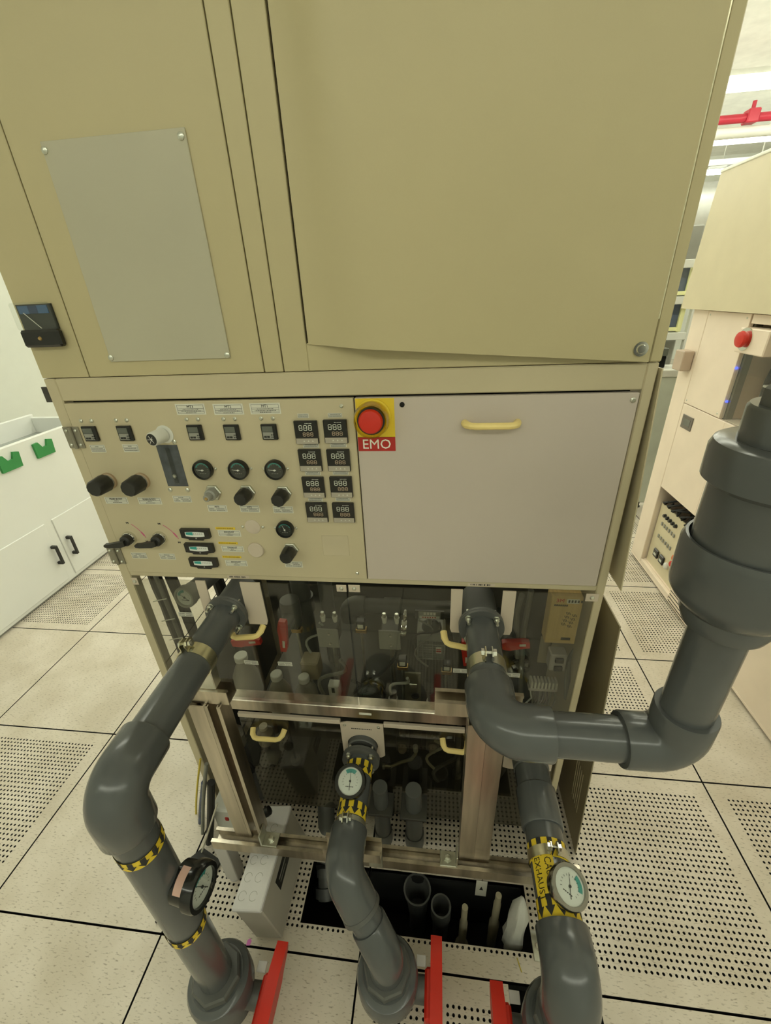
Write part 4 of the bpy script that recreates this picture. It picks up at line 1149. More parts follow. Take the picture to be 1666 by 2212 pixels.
B().bbox(3.38, YR+.1, .3, 3.79, YR+.5, 2.0, .01).build('rack_box', grey_p, fr_)
gc = thing('pale_cabinet', 'pale green-white cabinet standing far behind the beige machine', 'cabinet', (3.75, 3.0, 0))
B().bbox(3.36, 2.75, .12, 3.70, 2.95, 1.08, .006).build('body', mat('pale_green_white', (.60,.64,.55), .3), gc)
B().bbox(3.35, 2.74, 1.08, 3.71, 2.96, 1.13, .006).build('lid', white_p, gc)
B().bbox(3.66, 2.738, .14, 3.685, 2.75, 1.06, .002).build('edge_trim', ductm, gc)
for (x, y) in ((3.39,2.78),(3.67,2.92)): B().lathe((x,y,0), ZA, [(0,.02),(.01,.02),(.01,.012),(.12,.012)], 10).build('foot', dust, gc)
dv = thing('small_device', 'small dark device with a slanted rod, on the pale cabinet', 'device', (3.5, 2.85, 1.13))
B().bbox(3.43, 2.80, 1.13, 3.56, 2.90, 1.21, .006).build('case', gloss_black, dv)
B().bbox(3.50, 2.797, 1.21, 3.56, 2.88, 1.26, .003).build('screen', lcd, dv)
B().cyl((3.44,2.85,1.20), (3.50,2.87,1.36), .006, n=8).build('rod', rubber, dv)
tag(B().cyl((RX0,6.0,3.20), (RX1,6.0,3.20), .040, n=16).build('sprinkler_pipe', redpipe), 'long red sprinkler pipe under the ceiling between two lamps', 'pipe')
tag(B().cyl((RX0,6.0,3.08), (RX1,6.0,3.08), .050, n=16).build('water_pipe', white_p), 'white pipe running just under the red sprinkler pipe', 'pipe')
hp = at(1632, 218, Y=6.0)
tag(B().bbox(hp.x-.06, 5.94, 3.15, hp.x+.06, 6.06, 3.27, .01).cyl((hp.x,6.0,3.27), (hp.x,6.0,3.34), .02, n=8).build('pipe_hanger', redpipe), 'red hanger clamp round the red sprinkler pipe', 'hanger')
du = thing('air_duct', 'thick grey round air duct under the ceiling at far right', 'duct', (5.5, 7.9, 2.62))
B().cyl((3.0,7.9,2.62), (RX1,7.9,2.62), .33, n=32).build('duct_shell', mat('pale_duct', (.62,.63,.60), .5, metal=.2), du)
for x in (4.2, 5.2, 6.2, 7.2): B().cyl((x,7.9,2.62), (x+.04,7.9,2.62), .34, n=32).build('duct_band', ductm, du)
for x in (4.6, 6.6): B().cyl((x,7.9,2.95), (x,7.9,RZ), .008, n=6).build('rod', white_p, du)
ct = thing('cable_tray', 'grey wire cable tray hanging beyond the second lamp', 'tray', (5.6, 7.4, 3.08))
for y in (7.36, 7.56): B().bbox(3.2, y-.01, 3.04, 8.3, y+.01, 3.11, .002).build('side_rail', ductm, ct)
for k in range(17): B().bbox(3.3+.3*k, 7.37, 3.05, 3.33+.3*k, 7.55, 3.065, .001).build('rung', ductm, ct)
for x in (4.2, 5.6, 7.0): B().cyl((x,7.46,3.06), (x,7.46,RZ), .006, n=6).build('rod', white_p, ct)
wx = at(1545, 510, Y=RY1-.04)
fw = thing('wall_window', 'dark window band with white frame in the far wall', 'window', (wx.x, RY1, 2.3))
B().bbox(wx.x-1.6, RY1-.04, wx.z-.42, wx.x+1.8, RY1-.002, wx.z+.40, .003).build('window_frame', white_p, fw)
for k in range(4): B().box(wx.x-1.5+.8*k, RY1-.045, wx.z-.34, wx.x-.76+.8*k, RY1-.04, wx.z+.34).build('pane', mat('dark_window_pane', (.13,.14,.15), .1), fw)

# ================================================================== EQUIPMENT INSIDE THE CABINET
def A(u, v, y): return at(u, v, Y=y)
def one(b, name, m_, label_, cat, group=None, sharp=.6): return tag(b.build(name, m_, None, sharp), label_, cat, group)
HIN = innerm
bottle_m = mat('milky_plastic', (.30,.28,.23), .4, var=.15)
tan_e = mat('tan_enclosure', (.42,.36,.24), .5)
wire_m = mat('dark_cable', (.03,.028,.025), .5)
# pipework in the upper bay
p0, p1 = A(772, 1312, .74), A(985, 1312, .74)
t = thing('drain_pipe', 'grey horizontal pipe behind the clear upper doors', 'pipe', p0)
p0.z = p1.z = (p0.z+p1.z)/2
B().cyl(p0, p1, .030, n=24).build('pipe', pvc_d, t); elbow(t, p0-Vector((.03,0,0)), (-1,0,0), DN, .06, r=.037, R=.035, m_=pvc_d)
B().cyl(p0+Vector((.10,0,0)), p0+Vector((.16,0,0)), .035, n=24).build('sleeve', pvc_d, t)
p0 = A(648, 1264, .66)
t = thing('riser_pipe', 'thick grey vertical pipe inside, behind the upright red handle', 'pipe', (p0.x, .66, ZSH))
B().cyl((p0.x,.66,ZSH+.001), (p0.x,.66,1.045), .032, n=24).build('pipe', pvc_d, t); B().cyl((p0.x,.66,.70), (p0.x,.66,.76), .039, n=24).build('socket', pvc_d, t)
p0 = A(702, 1264, .70)
t = thing('riser_pipe', 'slimmer grey vertical pipe inside, left of the first plate', 'pipe', (p0.x, .70, .6))
B().cyl((p0.x,.70,ZSH+.001), (p0.x,.70,1.045), .025, n=20).build('pipe', pvc_d, t); B().cyl((p0.x,.70,.86), (p0.x,.70,.90), .031, n=20).build('socket', pvc_d, t)
# two valve plates with a pair of white fittings above
for (u, v, l_) in ((710,1378,'grey square plate with two bolts, left of the door joint'), (842,1382,'grey square plate with two bolts, right of the door joint')):
    c_ = A(u, v, .50); t = thing('valve_plate', l_, 'plate', (c_.x, .50, c_.z-.04), 'bolted plates in the upper bay')
    B().bbox(c_.x-.033, .496, c_.z-.038, c_.x+.033, .502, c_.z+.038, .002).build('plate', grey_p, t)
    B().bbox(c_.x-.028, .502, c_.z-.03, c_.x+.028, .56, c_.z+.03, .004).build('manifold', innerm, t)
    for dz in (-.02, .02): B().lathe((c_.x+.004,.496,c_.z+dz), NF, [(0,.005),(.003,.004)], 8).build('bolt', steel, t)
    for dx in (-.016, .022):
        f = B().lathe((c_.x+dx,.52,c_.z+.05), ZA, [(0,.006),(.018,.0085),(.022,.0085)], 12).build('white_fitting', white_p, t)
        B().lathe((c_.x+dx,.52,c_.z+.072), ZA, [(0,.007),(.012,.007),(.014,.005)], 6).build('fitting_nut', steel, f)
    B().cyl((c_.x,.55,c_.z-.03), (c_.x,.55,ZSH+.001), .008, n=8).build('support', steel, t)
# red-handled valves
def red_valve(u0, v0, u1, v1, y, wid, l_, nm='red_handle_valve'):
    a, c_ = A(u0, v0, y), A(u1, v1, y); d = (c_-a); L = d.length; d.normalize(); n_ = NF; s = d.cross(n_)
    t = thing(nm, l_, 'valve', (a+c_)/2+Vector((0,.05,0)), 'red-handled valves')
    B().prism([(0,-wid*.4),(L*.08,-wid*.5),(L*.85,-wid*.5),(L,-wid*.35),(L,wid*.35),(L*.45,wid*.5),(L*.3,wid*.62),(L*.1,wid*.5),(0,wid*.4)], a, d, s, n_, .016).build('handle', red_p, t)
    m_ = a+d*L*.3+Vector((0,.02,0))
    B().prism([(L*.62,-wid*.25),(L*.85,-wid*.25),(L*.85,wid*.05),(L*.62,wid*.05)], a+n_*.0165, d, s, n_, .0005).build('tag', paper, t)
    B().cyl(m_+Vector((0,-.02,0)), m_+Vector((0,.03,0)), .02, n=16).build('stem', pvc_d, t)
    B().lathe(m_+Vector((0,.055,0))-ZA*.05, ZA, [(0,.030),(.02,.033),(.08,.033),(.10,.030)], 24).build('body', pvc_d, t)
red_valve(612,1336,616,1400,.50,.026,'upright red valve handle beside the thick riser pipe')
red_valve(505,1383,566,1380,.47,.026,'level red valve handle below the left exhaust flange')
red_valve(1084,1388,1143,1386,.47,.028,'level red valve handle right of the turning exhaust pipe')
red_valve(1004,1378,1006,1430,.47,.020,'upright red valve handle half hidden by the turning exhaust pipe')
# printed tan box
a, c_ = A(1190, 1283, .44), A(1252, 1386, .44)
bx0, bx1, bz1, bz0 = 2.272, 2.343, 1.026, .881
t = thing('mask_box', 'tan printed carton with red letters fixed behind the clear right door', 'box', ((bx0+bx1)/2, .38, bz0))
B().bbox(bx0, .364, bz0, bx1, .40, bz1, .001).build('carton', woodbox, t)
tb = B(); put_text(tb, '3M', .015, (bx0+.020, .3637, bz1-.012), XA, ZA); tb.build('red_lettering', red_l, t)
B().box(bx0+.035, .3634, bz1-.019, bx1-.008, .364, bz1-.006).build('label', paper, t)
pb = B()
for k in range(5): pb.box(bx0+.038+k*.007, .3631, bz1-.016, bx0+.042+k*.007, .3634, bz1-.009)
for k in range(7): pb.box(bx0+.008+k*.0045, .3636, bz1-.028, bx0+.0115+k*.0045, .364, bz1-.023)
for k in range(8):
    for q in range(3):
        x_ = bx1-.034+(k % 2)*.016-.0012*k+q*.0035; z_ = bz1-.045-.011*(k//2)-.006*(k % 2)
        pb.prism([(0,0),(.0016,0),(.0056,-.008),(.004,-.008)], (x_,.3637,z_), XA, ZA, NF, .0002)
pb.box(bx1-.034, .3636, bz0+.012, bx1-.012, .364, bz0+.020)
pb.build('print', ink, t)
# electrical bits at the right
c_ = A(1204, 1427, .43); t = thing('breaker_box', 'grey breaker box with two dark switches under the tan carton', 'box', (c_.x, .43, c_.z))
B().bbox(c_.x-.022, .42, c_.z-.030, c_.x+.022, .455, c_.z+.030, .003).build('case', lgrey_p, t)
for dz in (.014, -.016): B().bbox(c_.x-.010, .412, c_.z+dz-.008, c_.x+.012, .421, c_.z+dz+.008, .002).build('switch', black, t)
c_ = A(1172, 1482, .44); t = thing('terminal_block', 'row of white cable terminals low behind the clear right door', 'terminal', (c_.x, .44, c_.z))
B().bbox(c_.x-.040, .43, c_.z-.012, c_.x+.040, .455, c_.z+.002, .002).build('rail', lgrey_p, t)
for k in range(8):
    x_ = c_.x-.034+k*.0097
    B().bbox(x_-.003, .425, c_.z+.004, x_+.003, .45, c_.z+.030, .001).build('terminal', white_p, t)
    B().tube([(x_,.436,c_.z-.01),(x_+random.uniform(-.008,.008),.43,c_.z-.04),(x_+random.uniform(-.015,.008),.44,c_.z-.09)], .0024, 6).build('wire', random.choice((wire_m, greyhose, white_p)), t)
for (u0, v0, u1, v1) in ((1128,1285,1118,1420),(1148,1275,1125,1520),(1246,1400,1225,1510)):
    a, c_ = A(u0, v0, .50 if u0 < 1200 else .44), A(u1, v1, .50 if u0 < 1200 else .40)
    one(B().tube([a, a*.66+c_*.34+Vector((-.006,.02,0)), a*.33+c_*.67-Vector((.008,0,0)), c_], .008, 10), 'grey_conduit', greyhose,
        {1128:'short grey conduit beside the level red handle at right', 1148:'long grey conduit hanging left of the tan carton', 1246:'grey conduit at the far right below the tan carton'}[u0], 'conduit', 'conduits in the right bay')
c_ = A(1176, 1405, .48); one(B().bbox(c_.x-.014, .48, c_.z-.05, c_.x+.014, .486, c_.z+.05, .001), 'tan_plate', tan_e, 'narrow tan mounting plate left of the breaker box', 'plate')
one(B().bbox(2.16, .56, ZSH+.003, 2.36, .57, 1.04, .003), 'mounting_panel', innerm, 'dull mounting panel behind the tan carton and terminals', 'panel')
t = thing('cooling_fan', 'round black fan with grey hub behind the turning exhaust pipe', 'fan', A(1122,1428,.56))
c_ = A(1122,1428,.56); B().lathe(c_, NF, [(0,.032),(.02,.034),(.022,.028),(.012,.027)], 24).build('shroud', black, t)
B().lathe(c_+NF*.010, NF, [(0,.014),(.012,.013),(.014,.008)], 16).build('hub', grey_p, t)
for k in range(5):
    th = 2*PI*k/5; d = Vector((math.cos(th),0,math.sin(th))); s = Vector((-math.sin(th),0,math.cos(th)))
    B().prism([(.012,-.006),(.026,-.010),(.026,.006),(.012,.004)], c_+NF*.011, d, s, NF, .003).build('blade', grey_p, t)
# centre: tan box, relay, pump, motor, plates
c_ = A(672, 1443, .55); t = thing('tan_enclosure', 'tan electrical enclosure below the thick riser pipe', 'box', (c_.x,.55,c_.z))
B().bbox(c_.x-.030, .53, c_.z-.038, c_.x+.030, .59, c_.z+.040, .005).build('case', tan_e, t); B().bbox(c_.x-.022,.528,c_.z-.045,c_.x+.006,.55,c_.z-.036,.002).build('gland_plate', lgrey_p, t)
B().cyl((c_.x-.005,.54,c_.z-.045),(c_.x-.005,.54,c_.z-.075),.009,n=12).build('gland', white_p, t)
c_ = A(723, 1492, .48); t = thing('relay_block', 'white relay block with a black slot above the cross rail', 'relay', (c_.x,.48,.6))
B().bbox(c_.x-.018, .47, c_.z-.03, c_.x+.018, .50, c_.z+.032, .003).build('case', white_p, t); B().box(c_.x-.006,.4695,c_.z+.002,c_.x+.004,.4705,c_.z+.024).build('slot', black, t)
B().bbox(c_.x-.018,.47,c_.z-.045,c_.x+.010,.49,c_.z-.031,.004).build('plug', mat('pink_plug',(.45,.35,.33),.5), t)
c_ = A(805, 1512, .52); t = thing('diaphragm_pump', 'black domed pump behind the cross rail, centre of the upper bay', 'pump', (c_.x,.52,ZSH+.001))
B().lathe((c_.x,.52,ZSH+.002), ZA, [(0,.046),(.03,.048),(.045,.046),(.07,.036),(.082,.018),(.085,.001)], 28).build('dome', gloss_black, t)
B().lathe((c_.x,.52,ZSH+.028), ZA, [(0,.0505),(.008,.0505)], 28).build('clamp_band', rubber, t)
a = A(866, 1402, .50); b_ = A(792, 1478, .50)
one(B().tube([a, a*.7+b_*.3+Vector((-.002,-.01,-.012)), a*.35+b_*.65+Vector((0,-.012,-.006)), b_, b_+Vector((-.03,.01,-.05))], .006, 10), 'black_hose', rubber, 'black hose from the silver fittings down to the domed pump', 'hose')
t = thing('fitting_stack', 'silver stack of hose fittings beside the right square plate', 'fitting', A(873,1350,.50))
prev = A(876, 1318, .50); end = A(868, 1402, .50); dv_ = (end-prev).normalized(); q = 0.0
for k, (l_, r_) in enumerate(((.018,.004),(.012,.006),(.02,.005),(.014,.009),(.012,.006),(.016,.010),(.010,.007),(.012,.010))):
    p_ = prev+dv_*q; B().lathe(p_, dv_, [(0,r_*.8),(l_*.2,r_),(l_*.8,r_),(l_,r_*.8)], 6 if k % 2 else 12).build('fitting', chrome if k % 3 else white_p, t); q += l_*.82
c_ = A(930, 1398, .58); t = thing('finned_motor', 'dull grey finned motor with a small label in the upper bay', 'motor', (c_.x,.6,c_.z-.05))
B().bbox(c_.x-.045, .59, c_.z-.055, c_.x+.05, .68, c_.z+.05, .01).build('case', grey_p, t)
for k in range(7): B().bbox(c_.x-.043, .574, c_.z-.05+k*.0105, c_.x+.047, .59, c_.z-.047+k*.0105, .001).build('fin', grey_p, t)
for k in range(6): B().bbox(c_.x-.042+k*.016, .5735, c_.z-.052, c_.x-.039+k*.016, .59, c_.z+.018, .001).build('rib', grey_p, t)
ml = B().box(c_.x+.018, .572, c_.z-.018, c_.x+.036, .5735, c_.z+.008).build('motor_label', paper, t); B().box(c_.x+.019,.5717,c_.z-.012,c_.x+.035,.572,c_.z-.006).box(c_.x+.019,.5717,c_.z-.002,c_.x+.035,.572,c_.z+.001).build('lettering', red_l, ml)
B().lathe((c_.x,.62,c_.z+.05), ZA, [(0,.03),(.012,.028),(.03,.012),(.04,.012)], 16).build('motor_cap', pvc_d, t)
B().cyl((c_.x,.63,c_.z-.055),(c_.x,.63,ZSH+.001),.02,n=12).build('motor_foot', innerm, t)
c_ = A(928, 1327, .56); t = thing('name_board', 'small grey name board with a white and red strip, above the finned motor', 'sign', (c_.x,.56,c_.z))
B().bbox(c_.x-.045,.558,c_.z-.018,c_.x+.045,.564,c_.z+.014,.001).build('board', black, t); B().box(c_.x-.034,.5575,c_.z-.016,c_.x+.034,.558,c_.z+.012).build('strip', grey_p, t)
B().box(c_.x-.031,.557,c_.z-.015,c_.x+.031,.5575,c_.z-.005).build('white_strip', paper, t)
tx = B()
for k in range(6): tx.box(c_.x-.022+k*.0075,.5565,c_.z-.012,c_.x-.018+k*.0075,.557,c_.z-.008)
tx.build('red_lettering', red_l, t); tx = B()
for k in range(4): tx.box(c_.x-.018+k*.010,.557,c_.z-.001,c_.x-.011+k*.010,.5575,c_.z+.009)
tx.build('white_lettering', paper, t)
B().cyl((c_.x,.565,c_.z-.018),(c_.x,.575,c_.z-.05),.008,n=10).build('bracket', steel, t)
c_ = A(892, 1478, .50); t = thing('pump_bracket', 'olive metal bracket between two white stoppers above the cross rail', 'bracket', (c_.x,.50,ZSH+.001))
B().bbox(c_.x-.026,.50,ZSH+.002,c_.x+.026,.506,c_.z+.05,.001).build('upright', mat('olive_metal',(.16,.15,.10),.4,metal=.4), t); B().bbox(c_.x-.012,.496,c_.z-.016,c_.x+.014,.50,c_.z+.004,.002).build('catch', steel, t)
B().lathe((c_.x+.008,.494,c_.z-.045), NF, [(0,.013),(.004,.013),(.004,.008),(0,.008)], 20).build('ring_eye', rubber, t)
for (u, v, l_) in ((850,1516,'white domed stopper left of the olive bracket'), (932,1524,'white domed stopper right of the olive bracket')):
    c_ = A(u, v, .50); t = thing('white_stopper', l_, 'stopper', (c_.x,.50,ZSH+.001), 'white stoppers on the shelf')
    B().lathe((c_.x,.50,ZSH+.002), ZA, [(0,.016),(.03,.018),(.042,.016),(.048,.008),(.049,.001)], 18).build('cap', white_p, t); B().lathe((c_.x,.50,ZSH+.045), ZA, [(0,.012),(.03,.012),(.03,.010)], 12).build('neck', wire_m, t)
# milky jugs on the left of the shelf
for (u, v, r_, h_, y, l_) in ((548,1520,.048,.16,.52,'milky plastic jug on the shelf, nearest the left exhaust pipe'), (612,1524,.042,.14,.47,'milky plastic jug in the middle of the shelf'), (668,1526,.040,.10,.50,'low milky plastic jug beside the tan enclosure')):
    c_ = A(u, v, y); t = thing('milky_jug', l_, 'jug', (c_.x,y,ZSH+.001), 'milky jugs on the shelf')
    B().lathe((c_.x,y,ZSH+.002), ZA, [(0,r_*.95),(.01,r_),(h_*.55,r_*.92),(h_*.8,r_*.6),(h_*.9,r_*.4),(h_,r_*.4)], 24).build('body', bottle_m, t); B().lathe((c_.x,y,ZSH+.002+h_), ZA, [(0,r_*.46),(.018,r_*.46),(.02,r_*.4)], 16).build('cap', white_p, t)
# left bay: hoses, ducts and the round gauge
c_ = Vector((1.320,.41,.952))
t = thing('duct_gauge', 'round grey duct gauge with green and white dial, left behind the clear door', 'gauge', c_)
dial_gauge(t, c_+Vector((.004,.02,0)), (-.12,-1,.15), (0,0,1), .032, .045, grey_p, 2.6, zone=(.5,.95))
B().cyl(c_+Vector((.004,.022,0)), c_+Vector((.04,.20,.0)), .026, n=20).build('housing', pvc_d, t)
HO = ((328,1252,352,1482,.55,.016,wire_m,'thick black hose at the far left of the cabinet'),(345,1250,372,1500,.64,.014,wire_m,'second black hose at the left of the cabinet'),(352,1260,330,1470,.50,.006,greyhose,'thin grey cable looping down the left bay'),
      (368,1250,395,1480,.72,.018,rubber,'thick ribbed hose right of the loose cables'),(380,1262,420,1440,.58,.008,mat('brown_hose',(.14,.10,.06),.5),'brown hose behind the round duct gauge'))
for (u0, v0, u1, v1, y, r_, m_, l_) in HO:
    k_ = [h_[7] for h_ in HO].index(l_); hx_, hy_ = ((1.232,.412),(1.262,.43),(1.250,.395),(1.275,.60),(1.315,.64))[k_]; a = Vector((hx_, hy_, 1.046)); c_ = Vector((hx_+.006*k_, hy_+.01, .0405)); bow = Vector((.006*(1 if k_ % 2 else -.5), .012, 0))
    pts = []
    for k in range(15):
        f = k/14; pts.append(a*(1-f)+c_*f+bow*math.sin(PI*f*1.5)*(1-f*.3))
    rr = [r_*(1+.12*(k % 2)) for k in range(15)] if r_ > .012 else r_
    one(B().tube(pts, rr, 10), 'bundled_hose', m_, l_, 'hose', 'hoses in the left bay')
for k in range(3):
    c_ = Vector((1.252+.004*k, .378, .95-.07*k)); one(B().lathe(c_-Vector((.02,0,0)), (1,.1,.2), [(0,.0015),(.04,.0015)], 6), 'cable_tie', white_p, ('highest','middle','lowest')[k]+' of three pale cable ties on the left hoses', 'cable tie', 'cable ties')
# ---- lower bay
def vertical_pipe(u, v, r_, ztop, l_, collar=True, y=None):
    p_ = at(u, v, Z=0.0); x_, y_ = p_.x, p_.y if y is None else y
    t = thing('vertical_pipe', l_, 'pipe', (x_, y_, 0), 'pipes behind the strut frame')
    B().cyl((x_,y_,.0005),(x_,y_,ztop), r_, n=24).build('pipe', pvc_d, t); B().cyl((x_,y_,.0005),(x_,y_,.06), r_*1.13, n=24).build('socket', pvc_d, t)
    if collar:
        B().bbox(x_-r_*1.5,y_-r_*1.4,ztop,x_+r_*1.5,y_+r_*1.4,ztop+.012,.002).build('collar', innerm, t)
        B().cyl((x_,y_,ztop+.012),(x_,y_,ztop+.10), r_*.9, n=20).build('upper_pipe', pvc_d, t)
vertical_pipe(828,1832,.026,.20,'dull grey pipe under the cabinet, left of the pair',y=.31); vertical_pipe(895,1838,.028,.20,'dull grey pipe under the cabinet, right of the pair',y=.31)
a = A(704, 1685, .45); c_ = at(686, 1968, Z=-.12)
t = thing('sloping_pipe', 'dull grey pipe sloping from the cabinet into the floor opening', 'pipe', a)
c_.y = .17; c_.x = 1.655
B().tube([a+Vector((0,.02,.05)), a, a*.5+c_*.5, c_], .030, 24).build('pipe', pvc_d, t)
B().tube([a*.42+c_*.58, a*.18+c_*.82], .0345, 24).build('socket', pvc_d, t); B().tube([c_+(a-c_)*.10, c_+(a-c_)*.02], .039, 24).build('lower_socket', pvc_d, t)
c_ = A(650, 1690, .52); t = thing('sample_tube', 'pale hanging tube with rounded end inside the lower bay', 'tube', (c_.x,.52,c_.z))
B().lathe((c_.x,.52,c_.z), ZA, [(0,.004),(.004,.014),(.015,.021),(.05,.021),(.075,.015),(.14,.015)], 20).build('tube', mat('pale_grey_tube',(.33,.35,.32),.35), t); B().lathe((c_.x,.52,c_.z+.14), ZA, [(0,.02),(.02,.02)], 16).build('cap', pvc_d, t)
B().cyl((c_.x,.52,c_.z+.16),(c_.x,.52,ZSH-.016),.004,n=8).build('hanger', wire_m, t)
c_ = A(514, 1668, .42); t = thing('orange_plug', 'orange plug with black band low behind the left post', 'plug', (c_.x,.42,c_.z-.05))
B().lathe(c_-ZA*.04, ZA, [(0,.018),(.035,.022),(.05,.022)], 18).build('plug', orange_p, t); B().lathe(c_+ZA*.010, ZA, [(0,.024),(.014,.024)], 18).build('band', rubber, t); B().lathe(c_+ZA*.024, ZA, [(0,.021),(.03,.021),(.05,.019)], 18).build('socket', grey_p, t)
B().cyl(c_-ZA*.04, (c_.x,.42,.0405), .012, n=10).build('stalk', wire_m, t)
c_ = A(576, 1630, .46); t = thing('angle_valve', 'dark grey elbow valve with black clamp in the lower left bay', 'valve', (c_.x,.46,c_.z-.08))
elbow(t, c_, (.2,0,1), (1,0,-.3), .05, r=.024, R=.03, m_=pvc_d); B().lathe(c_-Vector((.012,0,.06)), (.2,0,1), [(0,.027),(.02,.027)], 18).build('clamp_ring', rubber, t); B().cyl(c_-Vector((.012,0,.06)), c_-Vector((.04,0,.22)), .018, n=14).build('pipe', wire_m, t)
B().cyl(c_-Vector((.04,0,.22)), Vector((c_.x-.045,.46,.0405)), .018, n=14).build('lower_pipe', wire_m, t)
for (u, v, r_, h_, l_) in ((508,1600,.040,.10,'milky bottle at the left of the lower bay'), (575,1592,.030,.08,'small milky bottle behind the left yellow handle')):
    c_ = A(u, v, .50); c_.y = .50; t = thing('milky_bottle', l_, 'bottle', (c_.x,.50,c_.z-.03), 'bottles hung in the lower bay')
    B().lathe(c_-ZA*.03, ZA, [(0,r_*.6),(.012,r_),(h_*.7,r_),(h_*.9,r_*.45),(h_,r_*.45)], 20).build('body', bottle_m, t); B().lathe(c_+ZA*(h_-.03), ZA, [(0,r_*.5),(.014,r_*.5)], 14).build('cap', white_p, t)
    B().cyl(c_-ZA*.03, (c_.x,.50,.0405), .006, n=6).build('stand', wire_m, t)
c_ = A(986, 1692, .50); t = thing('filter_bottle', 'cream filter bottle hanging beside the right strut post', 'filter', (c_.x,.50,c_.z-.05))
B().lathe(c_-ZA*.045, ZA, [(0,.010),(.01,.018),(.05,.021),(.075,.018),(.085,.013)], 20).build('bowl', mat('cream_bowl',(.38,.35,.24),.4), t); B().lathe(c_+ZA*.04, ZA, [(0,.016),(.03,.018),(.035,.014)], 18).build('head', pvc_d, t); B().cyl(c_+ZA*.075, (c_.x,.50,ZSH-.016), .008, n=10).build('riser', pvc_d, t)
a, c_ = A(845, 1655, .46), A(898, 1622, .46)
t = thing('small_hose', 'small pale hose with white end cap right of the middle flange', 'hose', a)
B().tube([a, a*.6+c_*.4-ZA*.012, a*.3+c_*.7-ZA*.018+Vector((.012,0,0)), c_-ZA*.015, c_], .006, 10).build('hose', mat('pale_olive_hose',(.30,.30,.22),.45), t); B().lathe(c_, ZA, [(0,.009),(.025,.009),(.028,.006)], 12).build('end_cap', mat('bluish_white',(.45,.47,.50),.4), t)
B().lathe(a, Vector((-1,0,0)), [(0,.009),(.02,.009),(.022,.012),(.03,.012)], 12).build('connector', steel, t)
for (u0, v0, u1, v1, l_) in ((560,1635,752,1668,'thin grey rod crossing the lower bay at left'), (1050,1716,1118,1728,'short thin rod beside the lower right exhaust pipe')):
    a, c_ = A(u0, v0, .60), A(u1, v1, .60); c_.z = a.z; one(B().cyl(a, c_, .004, n=8), 'support_rod', steel, l_, 'rod')
one(B().bbox(1.95,.44,.075,2.345,.95,.079,.001).bbox(1.95,.44,.060,2.345,.443,.082,.001), 'drip_tray', innerm, 'grey sheet drip tray low in the right of the lower bay', 'tray')
for k, u in enumerate((870, 935, 1075)):
    c_ = A(u, 1605, .55); nm = ('grey valve body left of the small hose','grey valve body above the drip tray','dark valve body beside the right strut post')[k]
    t = thing('valve_block', nm, 'valve', (c_.x,.55,.5), 'valve blocks under the shelf')
    B().bbox(c_.x-.024,.535,c_.z-.03,c_.x+.024,.585,c_.z+.03,.004).build('block', pvc_d if k < 2 else innerm, t); B().lathe((c_.x,.535,c_.z), NF, [(0,.016),(.012,.016),(.02,.012)], 16).build('cap', bottle_m if k < 2 else wire_m, t); B().cyl((c_.x,.56,c_.z+.03),(c_.x,.56,ZSH-.016),.012,n=10).build('stem', pvc_d, t)
t = thing('warning_tag', 'small white tag with a yellow warning triangle beside the lower right pipe', 'tag', A(1116,1776,.40))
c_ = A(1116, 1778, .40); B().bbox(c_.x-.014,.399,c_.z-.016,c_.x+.016,.401,c_.z+.016,.0005).build('sheet', paper, t)
B().prism([(-.010,-.008),(.010,-.008),(0,.010)], (c_.x+.002,.399,c_.z-.001), XA, ZA, NF, .0006).build('triangle', yellow_l, t); B().box(c_.x+.001,.398,c_.z-.005,c_.x+.003,.3984,c_.z+.003).build('mark', ink, t)
B().bbox(c_.x-.02,.402,.001,c_.x+.06,.44,c_.z+.02,.003).build('backing_box', innerm, t)

# ================================================================== THINGS ON AND IN THE FLOOR
# grey junction box with knock-outs leaning in front of the frame
t = thing('knockout_box', 'light grey wall box with round knock-outs leaning under the strut frame', 'box', (1.555, .15, 0))
cR = (1.555, .15, 0); an = -.20
def jb(b): return b.rot(an, 'Y', cR)
jb(B().bbox(1.487,.022,.010,1.572,.285,.186,.003)).build('case', mat('grey_case', T(150,145,118), .5, var=.05), t)
jb(B().bbox(1.484,.018,.176,1.575,.289,.190,.003)).build('lid', mat('pale_grey_lid', T(190,188,165), .45), t)
for k in range(6):
    for s in (0, 1):
        if s and k == 5: continue
        y_ = .05+.043*k; x_ = 1.506+s*.034
        n = 18; vs = []
        for q in range(n+1):
            th = .3+5.4*q/n
            for r_ in (.011, .0120): vs.append(Vector((x_+math.cos(th)*r_, y_+math.sin(th)*r_, .1903)))
        jb(B().add(vs, [(2*q,2*q+1,2*q+3,2*q+2) for q in range(n)])).build('knockout_ring', grey_p, t)
bl = jb(B().box(1.5723,.10,.10,1.5728,.19,.145)).build('black_label', black, t)
jb(B().box(1.573,.115,.125,1.5732,.175,.13).box(1.573,.115,.113,1.5732,.16,.116)).build('lettering', grey_p, bl)
c_ = at(572, 1757, Z=.225)
t = thing('cable_gland', 'black ribbed knob on a white stem above the grey knock-out box', 'knob', (c_.x,c_.y,.20))
B().lathe((c_.x-.03,c_.y-.01,.206), Vector((.75,.3,.4)), [(0,.007),(.04,.007)], 10).build('stem', white_p, t); B().lathe((c_.x-.004,c_.y,.222), Vector((.75,.3,.4)), [(0,.013),(.012,.015),(.022,.014),(.024,.010)], 14).build('knob', black, t)
